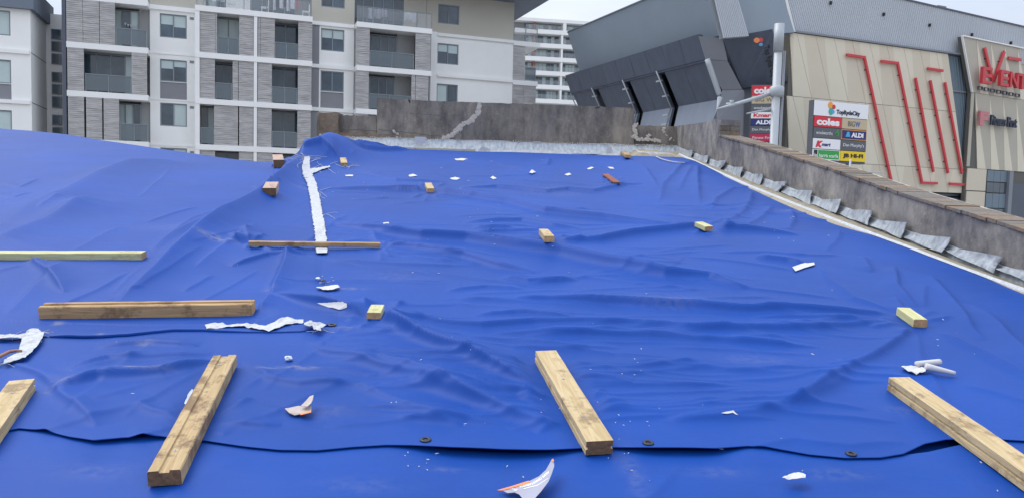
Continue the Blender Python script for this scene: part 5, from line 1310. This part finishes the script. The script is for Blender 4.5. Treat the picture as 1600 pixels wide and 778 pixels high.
# corner return (lighter grey), traced in place
def quad(name, m, pts, th=.4, parent=mall, back=(.1, 1, 0)):
    mb = MB(); mb.prism([place(*p) for p in pts], Vector(back) * th); return mb.obj(name, m, parent)
quad('corner_panel', m_malllight, [(1092, 57, 43.85), (1129, 60, 43.7), (1137, 96, 43.9), (1103, 93, 44.1)], .15)
quad('corner_panel', m_malllight, [(1103, 93.6, 44.1), (1137, 96.5, 43.9), (1160, 140, 44.3), (1129, 141, 44.5)], .15)
quad('corner_panel', m_malllight, [(1129, 141.6, 44.5), (1160, 140.6, 44.3), (1163, 143, 44.3), (1158, 330, 44.3), (1112, 330, 44.3), (1117, 195, 44.4)], .15)
quad('dark_sign_panel', m_malldark, [(1129, 60.5, 43.6), (1207, 46, 43.2), (1209, 54, 43.2), (1231, 127, 44.0), (1160, 138.5, 44.8)], .5)
quad('grey_wall_panel', m_malllight, [(1160, 139.3, 45.2), (1190, 135, 45), (1190, 330, 45), (1158, 330, 45.2)]); quad('grey_wall_panel', m_malllight, [(1190.6, 135, 45), (1232, 129, 44.6), (1226, 330, 44.6), (1190.6, 330, 45)])
quad('grey_upper_wall', m_mallgrey, [(1137, -60, 43.6), (1205, -90, 43.6), (1228, 8, 43.6), (1241, 51, 43.6), (1208, 54, 43.6), (1170, 60, 43.6)], .5)
def ribbed(name, m, pts, n, parent=mall, dpt=.05, back=.4):
    "corrugated sheet between bottom edge (p0,p1) and top edge (p3,p2)"
    p0, p1, p2, p3 = [place(*p) for p in pts]; V = []; F = []; nn = ((p1 - p0).cross(p3 - p0)).normalized(); nn = nn if nn.y < 0 else -nn
    for i in range(n * 4 + 1):
        t = i / (n * 4); o_ = dpt if (i % 4) in (1, 2) else 0
        V += [p0.lerp(p1, t) + nn * o_, p3.lerp(p2, t) + nn * o_]
    F = [(2 * i, 2 * i + 2, 2 * i + 3, 2 * i + 1) for i in range(n * 4)]
    b = len(V); V += [p0 - nn * back, p1 - nn * back, p2 - nn * back, p3 - nn * back]; F += [(b, b + 3, b + 2, b + 1), (0, b, b + 1, n * 8), (1, n * 8 + 1, b + 2, b + 3)]
    return new_mesh_obj(name, V, F, m, parent)
ribbed('ribbed_wall', m_corr, [(1130, 60, 42.4), (1170, 57, 42.8), (1136, -60, 42.6), (1102, -60, 42.0)], 14)
# main corrugated band above the beige facade
z12 = Rf.at(1250, 52.5)[1]; sA = Rf.s(1229, 50); sB = Rf.s(1760, 140)
def ribF(fr, name, m, s0b, s1b, s0t, s1t, zb0, zb1, zt0, zt1, d, sp=.16, dpt=.05):
    n = max(2, int(abs(s1b - s0b) / sp)); V = []; F = []
    for i in range(4 * n + 1):
        t = i / (4 * n); o_ = dpt if (i % 4) in (1, 2) else 0
        V += [fr.P(s0b + (s1b - s0b) * t, zb0 + (zb1 - zb0) * t, d + o_), fr.P(s0t + (s1t - s0t) * t, zt0 + (zt1 - zt0) * t, d + o_)]
    F = [(2 * i, 2 * i + 2, 2 * i + 3, 2 * i + 1) for i in range(4 * n)]
    b = len(V); V += [fr.P(s0b, zb0, d - .5), fr.P(s1b, zb1, d - .5), fr.P(s1t, zt1, d - .5), fr.P(s0t, zt0, d - .5)]; F += [(b, b + 3, b + 2, b + 1), (0, b, b + 1, 8 * n), (1, 8 * n + 1, b + 2, b + 3)]
    return new_mesh_obj(name, V, F, m, mall)
a_t, z_t = Rf.at(1408, 0, -.3); b_t, zb_t = Rf.at(1600, 44, -.3)
ztop = lambda s_: z_t + (s_ - a_t) * (zb_t - z_t) / (b_t - a_t)
s0b = Rf.s(1241, 50, -.3); s0t = Rf.s(1215, -45, -.3)
ribF(Rf, 'ribbed_wall', m_corr, s0b, sB, s0t, sB, z12 + .05, z12 + .05, ztop(s0t) if ztop(s0t) > 0 else 16, ztop(sB), -.3)
mb = MB(); mb.prism([Rf.P(s0t, ztop(s0t), -.2), Rf.P(sB, ztop(sB), -.2), Rf.P(sB, ztop(sB) + .09, -.2), Rf.P(s0t, ztop(s0t) + .09, -.2)], -Rf.n * .6); mb.obj('roof_edge', m_darkgrey, mall)
quad('edge_flashing', m_slab, [(1222, -20, 43.5), (1226, -20, 43.5), (1243, 50, 43.9), (1238, 50, 43.9)], .1)
Rf.bx('roof_vent', m_malllight, mall, Rf.s(1477, 10), Rf.s(1490, 12), ztop(Rf.s(1483)) + .1, ztop(Rf.s(1483)) + .3, -1.2, -.5)
for px, py in ((1302, 4), (1385, 22), (1457, 39), (1523, 54), (1584, 67)):
    a, z = Rf.at(px, py); Rf.bx('wall_light', m_blackish, mall, a - .05, a + .05, z - .09, z + .09, -.25, -.12)
Rf.bx('parapet_flashing', m_malllight, mall, Rf.s(1232), Rf.s(1511, 90), z12, z12 + .1, -.2, .10)
# beige slanted panels
zr = [z12 - .02, Rf.at(1240, 151)[1], Rf.at(1400, 259.5)[1], Rf.at(1490, 302)[1]]
Rf.bx('facade_backing', m_seam, mall, Rf.s(1232, 140), Rf.s(1478, 120), zr[3] + .02, z12 - .03, -.7, -.06)
wP = (Rf.s(1240 + 590 / 2.99, 88) - Rf.s(1245, 55)) / 7; lean1 = .237 # s per m of fall
sl0 = Rf.s(1245, 55)
leanr = (Rf.at(1240 + 85 / 2.99, 152)[0] - Rf.s(1245, 55)) / (zr[0] - zr[1])
def edge_right(z): # right boundary of the beige facade leaning
    a, z_a = Rf.at(1483, 97); b, z_b = Rf.at(1510, 300); return a + (z - z_a) * (b - a) / (z_b - z_a)
def panel2(pts_list, row, k):
    ms = [m_panA, m_panB] if (k + row) % 2 else [m_panB, m_panA]
    (p0, p1, p2, p3) = pts_list    # TL TR BR BL
    g = .012
    V = [Rf.P(p0[0] + g, p0[1] - g, 0), Rf.P(p1[0] - g, p1[1] - g, 0), Rf.P(p2[0] - g, p2[1] + g, 0), Rf.P(p3[0] + g, p3[1] + g, 0)]
    V += [v_ - Rf.n * .05 for v_ in V]
    t = .35 + .3 * ((k * 37) % 5) / 5; T_ = V[0].lerp(V[1], t) + Rf.n * .0
    V.append(T_)
    F = [(0, 3, 8), (8, 3, 2, 1), (0, 4, 7, 3), (1, 2, 6, 5), (0, 8, 1, 5, 4), (3, 7, 6, 2)]
    return new_mesh_obj('cladding_panel', V, F, [m_panA, m_panB], mall, mi=[(k + row) % 2, (k + row + 1) % 2, 0, 0, 0, 0])
for row in range(3):
    za, zb = zr[row], zr[row + 1]
    for k in range(-4, 12):
        off = lambda z: sl0 + k * wP + leanr * (zr[0] - z)
        t0_, t1_, b0_, b1_ = off(za), off(za) + wP, off(zb), off(zb) + wP
        ra, rb_ = edge_right(za), edge_right(zb); la = Rf.s(1234, 60)
        if t0_ > ra - .05 or t1_ < la: continue
        t0_ = max(t0_, la); b0_ = max(b0_, la); 
        t1_, b1_ = min(t1_, ra), min(b1_, rb_); b0_ = min(b0_, b1_ - .02)
        panel2([(t0_, za), (t1_, za), (b1_, zb), (b0_, zb)], row, k)
# blue-grey ribbed strip
u0, u1 = edge_right(z12), Rf.s(1512, 104); ud = Rf.at(1510, 300); ue = Rf.at(1516, 245)
zmid = Rf.at(1500, 143)[1]
ribF(Rf, 'ribbed_strip', m_corrblue, edge_right(2) - .3, Rf.s(1560, 250, -.2), edge_right(z12) - .1, Rf.s(1545, 100, -.2), 2, 2, z12 - .05, z12 - .05, -.25, .2, .04)
Rf.bx('strip_joint', m_malllight, mall, edge_right(zmid), Rf.s(1519, 143), zmid - .05, zmid + .05, -.2, -.12)
# dark louvre below the facade
for i in range(12):
    z = zr[3] - .1 - i * .25; Rf.bx('louvre_blade', m_malldark, mall, Rf.s(1385, 300), Rf.s(1512, 300), z - .1, z + .06, -.5, -.25)
Rf.bx('lower_wall', m_malldark, mall, Rf.s(1235), Rf.s(1512), -11, zr[3] - .02, -2, -.6)
Rf.bx('rear_wall', m_malldark, mall, Rf.s(1235), sB, -11, z12 - .1, -14, -2.02)
# --- event facade
Ev = Frame(1503, 49.0, 1.83, 1)
zE = Ev.at(1505, 58)[1]; zE2 = Ev.at(1540, 148)[1]; zE3 = Ev.at(1540, 265)[1]; zE3b = Ev.at(1520, 300)[1]
sEv1 = Ev.s(1800, 150)
def evl(z):  # left leaning edge
    a, za = Ev.at(1503, 58); b, zb = Ev.at(1519, 144); return a + (z - za) * (b - a) / (zb - za) if z > zb else b
mb = MB(); Ev.poly(mb, [(evl(zE), zE), (sEv1, zE), (sEv1, -11), (evl(0), -11), (evl(zE2), zE2)], -.3, -.06); mb.obj('facade_backing', m_seam, mall)
mb = MB(); Ev.poly(mb, [(evl(zE) - .07, zE + .08), (sEv1, zE + .08), (sEv1, zE + .01), (evl(zE) + .02, zE + .01), (evl(zE2) + .0, zE2), (evl(zE2) - .07, zE2)], -.05, .08); mb.obj('frame_trim', m_slab, mall)
pw = Ev.s(1550, 70) - Ev.s(1528, 66)
def tri_row(za, zb, s_start, up, n):
    for k in range(n):
        a = s_start + k * pw
        ln = .30 * pw
        q = [(a, za), (a + pw, za), (a + pw + ln * 1.6, zb), (a + ln * 1.6, zb)]
        g = .012
        V = [Ev.P(q[0][0] + g, za - g, 0), Ev.P(q[1][0] - g, za - g, 0), Ev.P(q[2][0] - g, zb + g, 0), Ev.P(q[3][0] + g, zb + g, 0)]; V += [v_ - Ev.n * .05 for v_ in V]
        tip = V[0].lerp(V[1], .05); c = V[3].lerp(V[2], .62)
        V += [c]; F = [(0, 3, 8), (0, 8, 2, 1), (0, 4, 7, 3), (1, 2, 6, 5), (0, 1, 5, 4), (3, 7, 6, 2, 8)]
        new_mesh_obj('cladding_panel', V, F, [m_panA, m_panC], mall, mi=[0, 1, 1, 1, 1, 1])
sS = Ev.s(1526, 62)
tri_row(zE, zE2, sS, True, 9)
tri_row(zE2, Ev.at(1540, 265)[1] if False else zE3, Ev.s(1520, 150) + .25, True, 9)
mb = MB(); Ev.poly(mb, [(evl(zE) + .03, zE - .01), (sS - .02, zE - .01), (sS + .46 * pw, zE2 + .01), (evl(zE2) + .02, zE2 + .01)], -.05, .0); mb.obj('cladding_panel', m_panC, mall)
sW = Ev.s(1541, 280)
Ev.bx('cladding_panel', m_panC, mall, Ev.s(1511, 260), Ev.s(1519, 150) + .25, zE3b + 1.6, zE2 - .01, -.05, -.01)
Ev.bx('cladding_panel', m_panB, mall, Ev.s(1511, 280), sW, Ev.at(1520, 298)[1], zE3 - .01, -.05, 0)
Ev.bx('cladding_panel', m_panB, mall, Ev.s(1510, 310), sW, -11, Ev.at(1520, 299.5)[1], -.05, 0)
# glazing at the right edge
gz = [(266, 284, m_corrblue), (285, 301, m_glass2), (302, 325, m_corrblue), (326, 350, m_glass), (351, 380, m_corrblue)]
for y0, y1, m in gz:
    za, zb = Ev.at(1545, y1)[1], Ev.at(1545, y0)[1]
    for k in range(3):
        s0_ = sW + .05 + k * .75
        Ev.bx('glazing_panel', m, mall, s0_, s0_ + .72, za, zb - .02, .0, .04)
Ev.bx('grey_column', m_malllight, mall, sW + 2.32, sW + 2.75, -11, zE3 - .02, 0, .2)
Ev.bx('glazing_frame', m_darkgrey, mall, sW + 2.76, sEv1, -11, zE3 - .8, -.04, .03)
# --- red light bars on the beige facade
def bar(name, pts, wpx, fr=Rf, m=m_red, th=.2):
    for i in range(len(pts) - 1):
        a, b = fr.at(*pts[i], .2), fr.at(*pts[i + 1], .2)
        dx, dz = b[0] - a[0], b[1] - a[1]; l = math.hypot(dx, dz); h = wpx / 2 * (.030 if fr is Rf else .036); nx, nz_ = -dz / l * h, dx / l * h; ex, ez = dx / l * h, dz / l * h
        a_ = (a[0] - (ex if i else 0), a[1] - (ez if i else 0)); mb = MB()
        fr.poly(mb, [(a_[0] + nx, a_[1] + nz_), (b[0] + nx, b[1] + nz_), (b[0] - nx, b[1] - nz_), (a_[0] - nx, a_[1] - nz_)], .08 + .004 * i, .18 + .004 * i)
        mb.obj('red_bar', m, mall)
        for k in range(int(l / 1.5)):
            t = (k + .5) * 1.5 / l; c = (a[0] + dx * t, a[1] + dz * t)
            if l > 2: fr.bx('bar_bracket', m_blackish, mall, c[0] - h - .025, c[0] - h - .002, c[1] - .03, c[1] + .03, -.02, .12)
for pts in ([(1324, 86), (1352, 90), (1394, 283)], [(1378, 96), (1404, 99), (1442, 286), (1466, 287)], [(1432, 122), (1460, 269)], [(1455, 126), (1483, 271)], [(1478, 129), (1505, 272)], [(1451, 107.5), (1475, 111)], [(1485, 287.5), (1509, 289)]): bar('red_bar', pts, 5)
# EVENT sign letters
def letters(fr, txt, px0, px1, ytop, ybot, d, ext, m, bold=.0, par_=mall, name='sign_letter', shear=0, rot=None):
    a0_, zt0 = fr.at(px0, ytop, d); a1_, _ = fr.at(px1, ytop, d); _, zb0 = fr.at(px0, ybot, d)
    return place_text(fr, name, txt, a0_, zb0, a1_ - a0_, zt0 - zb0, d, ext, m, par_, bold, shear, 0)
dl = .35
for ch, xa, xb, yt, yb in (('E', 1532, 1547, 105, 131), ('E', 1560, 1573, 110, 135), ('N', 1575, 1588, 113, 137), ('T', 1586, 1604, 115, 139)): letters(Ev, ch, xa, xb, yt, yb, dl, .2, m_red, .02)
bar('big_v', [(1540, 75), (1553, 128)], 6, Ev); bar('big_v', [(1571, 81), (1554, 128)], 6, Ev); bar('dash', [(1577, 91), (1597, 94)], 5, Ev)
mb = MB()
for i, px in enumerate(np.linspace(1530, 1588, 7)):
    a, z = Ev.at(px, 135 + i * 1.9, .2); a2, _ = Ev.at(px + 6.5, 137 + i * 1.9, .2); h = .22; t = .03
    Ev.box(mb, a, a2, z, z - h + .0, .1, .16) if False else None
    for (q0, q1, r0, r1) in ((a, a2, z - t, z), (a, a2, z - h, z - h + t), (a, a + t, z - h + t, z - t), (a2 - t, a2, z - h + t, z - t)): Ev.box(mb, q0, q1, r0, r1, .08, .18)
mb.obj('outline_lettering', m_malldark, mall)
# gym letters
bar('gym_mark', [(1531, 178), (1534, 178)], 10, Ev, m_pink); letters(Ev, 'F', 1530, 1543, 174, 197, .2, .1, m_pink, .05)
letters(Ev, 'Fitness First', 1547, 1588, 180, 196, .2, .1, m_letdark, .025)
# top logo on the dark panel
pl = quad('logo_disc', mat('logo_orange', lin(225, 130, 70), .5), [(1182.5 + 4.5 * math.cos(t), 63.5 + 4.2 * math.sin(t), 42.9) for t in np.linspace(0, 6.28, 15)[:-1]], .1)
quad('logo_disc', m_red, [(1189 + 3.4 * math.cos(t), 63 + 3.4 * math.sin(t), 42.95) for t in np.linspace(0, 6.28, 13)[:-1]], .1)
quad('logo_disc', mat('logo_blue', lin(90, 150, 190), .5), [(1189 + 3 * math.cos(t), 70 + 2.6 * math.sin(t), 42.9) for t in np.linspace(0, 6.28, 13)[:-1]], .1)
V, F = text_mesh('Top Ryde City', 1, 1, .1, .03)
p0, p1 = place(1190, 75, 42.9), place(1203, 124, 43.3); ax = (p1 - p0); nn = Vector((0, -1, 0)); ay = nn.cross(ax).normalized() * -1
ay = ay if ay.x > 0 else -ay
new_mesh_obj('vertical_lettering', [p0 + ax * x + ay * y * .42 + nn * e for x, y, e in V], F, m_blackish, mall)

# ------------------------------------------------------------------ tenant signs
m_sred = mat('sign_red', lin(214, 48, 60), .45); m_stan = mat('sign_tan', lin(196, 178, 146), .5); m_sgrey = mat('sign_grey', lin(92, 96, 102), .5); m_snavy = mat('sign_navy', lin(36, 44, 110), .5)
m_swhite = mat('sign_white', lin(236, 236, 238), .5); m_sgreen = mat('sign_green', lin(50, 160, 70), .5); m_syel = mat('sign_yellow', lin(240, 205, 30), .5); m_sblack = mat('sign_black', (.02, .02, .025, 1), .5)
m_sblue = mat('sign_blue', lin(70, 110, 170), .5); m_scyan = mat('sign_cyan', lin(80, 170, 215), .5); m_sorange = mat('sign_orange', lin(240, 160, 60), .5); m_steal = mat('sign_teal', lin(70, 170, 150), .5); m_smag = mat('sign_crimson', lin(190, 40, 80), .5)
def disc(fr, name, m, a, z, r_, d, par_, ry=None, n=14, ext=.02):
    mb = MB(); fr.poly(mb, [(a + r_ * math.cos(t), z + (ry or r_) * math.sin(t)) for t in np.linspace(0, 2 * math.pi, n + 1)[:-1]], d, d + ext); return mb.obj(name, m, par_)
Sg = Frame(1312, 41, 2.39, 1)
sg = thing('tenant_sign', 'large upright shop directory sign with a white header on a post before the beige wall', 'sign', tuple(Sg.P(0, -11, 0)))
sa0, sz1 = Sg.at(1272.5, 157); sa1, _ = Sg.at(1356, 167); _, sz0 = Sg.at(1270, 250)
W_, H_ = sa1 - sa0, sz1 - sz0
Sg.bx('sign_case', m_sgrey, sg, sa0 - .02, sa1 + .02, sz0 - .1, sz1 + .02, -.35, -.01)
for i, px in enumerate((.13, .72)): Sg.bx('post', m_pole, sg, sa0 + W_ * px, sa0 + W_ * px + .12, -11, sz0 - .101, -.3, -.12)
hh = [0, .255, .445, .63, .815, 1.0]
zz = lambda t: sz1 - H_ * t
hd = Sg.bx('header_panel', m_swhite, sg, sa0, sa1, zz(hh[1]) + .01, sz1, 0, .05)
cx, cz = sa0 + W_ * .30, zz(.12)
disc(Sg, 'logo_disc', m_sorange, cx - .07, cz + .18, .17, .052, hd); disc(Sg, 'logo_disc', m_sred, cx + .16, cz + .10, .12, .053, hd); disc(Sg, 'logo_disc', m_steal, cx - .02, cz - .15, .15, .054, hd, .19); disc(Sg, 'logo_disc', m_scyan, cx + .13, cz - .16, .10, .055, hd)
place_text(Sg, 'lettering', 'TopRydeCity', sa0 + W_ * .40, zz(.225), W_ * .44, .30, .052, .02, m_letdark, hd, .03)
ml_ = sa0 + W_ * .51
def cell(row, colm, m, txt, mt, bold=.02, wf=.72, hf=.5, shear=0, extra=None, ax0=None):
    a0_, a1_ = (sa0 + .03, ml_ - .02) if colm == 0 else (ml_ + .02, sa1 - .03); zt, zb = zz(hh[row]) - .02, zz(hh[row + 1]) + .02
    p = Sg.bx('tenant_panel', m, sg, a0_, a1_, zb, zt, 0, .05); ww = (a1_ - a0_); h_ = zt - zb
    if txt: place_text(Sg, 'lettering', txt, (a0_ + ww * (1 - wf) / 2) if ax0 is None else a0_ + ww * ax0, zb + h_ * (1 - hf) / 2, ww * wf, h_ * hf, .052, .012, mt, p, bold, shear)
    return p, a0_, a1_, zb, zt
cell(1, 0, m_sred, 'coles', m_swhite, .05, .84, .68)
p, a0_, a1_, zb, zt = cell(1, 1, m_stan, 'BIG', m_sgrey, .0, .26, .5, ax0=.24); place_text(Sg, 'lettering', 'W', a0_ + (a1_ - a0_) * .52, zb + (zt - zb) * .25, (a1_ - a0_) * .2, (zt - zb) * .5, .052, .012, m_sblue, p, .03)
p, a0_, a1_, zb, zt = cell(2, 0, m_sgrey, 'woolworths', m_swhite, -.01, .6, .34, ax0=.08); disc(Sg, 'apple_mark', m_sgreen, a1_ - .28, (zb + zt) / 2, .13, .052, p); disc(Sg, 'apple_core', m_sgrey, a1_ - .28, (zb + zt) / 2, .07, .075, p); disc(Sg, 'apple_leaf', m_sgreen, a1_ - .25, (zb + zt) / 2 + .17, .05, .052, p)
p, a0_, a1_, zb, zt = cell(2, 1, m_sorange, '', m_swhite); q = Sg.bx('inner_panel', m_snavy, p, a0_ + .04, a1_ - .04, zb + .04, zt - .04, .052, .062); place_text(Sg, 'lettering', 'ALDI', a0_ + (a1_ - a0_) * .38, zb + (zt - zb) * .25, (a1_ - a0_) * .48, (zt - zb) * .48, .064, .012, m_swhite, p, .05)
mb = MB(); ca = a0_ + (a1_ - a0_) * .15; cw = (a1_ - a0_) * .18; Sg.poly(mb, [(ca, zb + .14), (ca + cw, zb + .14), (ca + cw * .8, zt - .12), (ca + cw * .35, zt - .12)], .064, .076); mb.obj('triangle_mark', m_scyan, p)
p, a0_, a1_, zb, zt = cell(3, 0, m_swhite, '', m_sred); place_text(Sg, 'lettering', 'K', a0_ + .15, zb + .07, .50, .34, .052, .012, m_sred, p, .08, .3); place_text(Sg, 'lettering', 'mart', a0_ + .56, zb + .14, .62, .17, .052, .012, m_snavy, p, .03, .3)
cell(3, 1, m_sgrey, "Dan Murphy's", m_swhite, -.005, .82, .42)
p, a0_, a1_, zb, zt = cell(4, 0, m_swhite, '', m_sred); Sg.bx('inner_panel', m_sblack, p, a0_ + .06, a0_ + .30, zb + .05, zt - .03, .052, .06); place_text(Sg, 'lettering', 'hs', a0_ + .1, zb + .14, .16, .18, .062, .01, m_swhite, p, .02); Sg.bx('inner_panel', m_sgreen, p, a0_ + .35, a1_ - .06, zb + .05, zt - .03, .052, .06); place_text(Sg, 'lettering', 'harris scarfe', a0_ + .42, zb + .13, a1_ - a0_ - .56, .19, .062, .01, m_swhite, p, .01)
p, a0_, a1_, zb, zt = cell(4, 1, m_syel, 'JB HI-FI', m_sblack, .05, .8, .5)
# second tenant sign on the grey wall, partly behind the pole
S2 = Frame(1190, 43.5, 1.4, -.35)
s2 = thing('tenant_sign', 'narrow stacked tenant sign on the grey wall behind the tall pole', 'sign', tuple(S2.P(0, S2.at(1190, 222)[1], 0)))
ya = [134, 150, 163, 175.5, 186, 197.5, 209.5, 222]
spec = [(m_sred, 'coles', m_swhite, .05, .85, .7), (m_stan, 'BIG W', m_sgrey, .0, .7, .5), (m_sgrey, 'woolworths', m_swhite, 0, .8, .35), (m_swhite, 'Kmart', m_sred, .04, .8, .6), (m_snavy, 'ALDI', m_swhite, .05, .6, .6), (m_sgrey, "Dan Murphy's", m_swhite, 0, .85, .4), (m_smag, 'Fitness First', m_swhite, 0, .8, .35)]
aL, aR = S2.s(1173.5, 180), S2.s(1212, 180)
S2.bx('sign_case', m_sgrey, s2, aL - .05, aR + .05, S2.at(1190, 223)[1], S2.at(1190, 133)[1], -.3, -.01)
for i, (m, t, mt, bo, wf, hf) in enumerate(spec):
    zt, zb = S2.at(1190, ya[i] + .3)[1], S2.at(1190, ya[i + 1] - .3)[1]
    p = S2.bx('tenant_panel', m, s2, aL, aR, zb, zt, 0, .05); ww = aR - aL
    place_text(S2, 'lettering', t, aL + ww * (1 - wf) / 2, zb + (zt - zb) * (1 - hf) / 2, ww * wf, (zt - zb) * hf, .052, .012, mt, p, bo)
# ------------------------------------------------------------------ tall pole with arms
PY = 30.0
pt, pb = place(1218, 38, PY), place(1210, 240, PY)
pole = thing('tall_pole', 'thick pale grey steel pole with a collar and two horizontal arms', 'pole', (pt.x, PY, -11))
MB().tube([(pt.x, PY, -11), (pt.x, PY, pt.z - 1.05)], .155, 24).obj('shaft', m_pole, pole, smooth=True)
MB().tube([(pt.x, PY, pt.z - 1.05), (pt.x, PY, pt.z)], .185, 24).obj('top_sleeve', m_pole, pole, smooth=True)
cz = place(1214, 143, PY).z
MB().tube([(pt.x + .02, PY, cz - .22), (pt.x + .02, PY, cz - .17), (pt.x + .02, PY, cz + .14), (pt.x + .02, PY, cz + .19)], [.20, .27, .27, .20], 24).obj('collar', m_pole, pole, smooth=True)
MB().tube([(pt.x + .28, PY + .1, -11), (pt.x + .28, PY + .1, pt.z - 1.0)], .05, 10).obj('conduit', m_malllight, pole, smooth=True)
a = place(1201, 148, PY); b = place(1145, 164.5, PY - .5); c = place(1120, 171, PY - .7)
MB().tube([a, b, c], [.075, .065, .025], 12).obj('arm', m_pole, pole, smooth=True)
MB().tube([b + Vector((-.25, 0, .02)), b + Vector((.25, 0, .05))], .05, 8).obj('lamp_bracket', m_pole, pole, smooth=True)
MB().tube([b + Vector((-.05, 0, .0)), b + Vector((-.05, 0, .17))], [.03, .09], 8).obj('lamp_cap', m_pole, pole, smooth=True)
MB().tube([place(1204, 171, PY), place(1167, 178, PY - .3)], [.045, .03], 10).obj('lower_arm', m_pole, pole, smooth=True)
# thin post in front of the directory sign
q = place(1329, 249, 22)
po = thing('thin_post', 'thin pale post rising just under the yellow panel of the shop directory sign', 'post', (q.x, 22, -11)); MB().tube([(q.x, 22, -11), (q.x, 22, q.z)], .028, 10).obj('shaft', m_pole, po, smooth=True); MB().tube([(q.x + .05, 22, place(1333, 269, 22).z), place(1385, 270.5, 22)], .015, 6).obj('rail', m_pole, po)
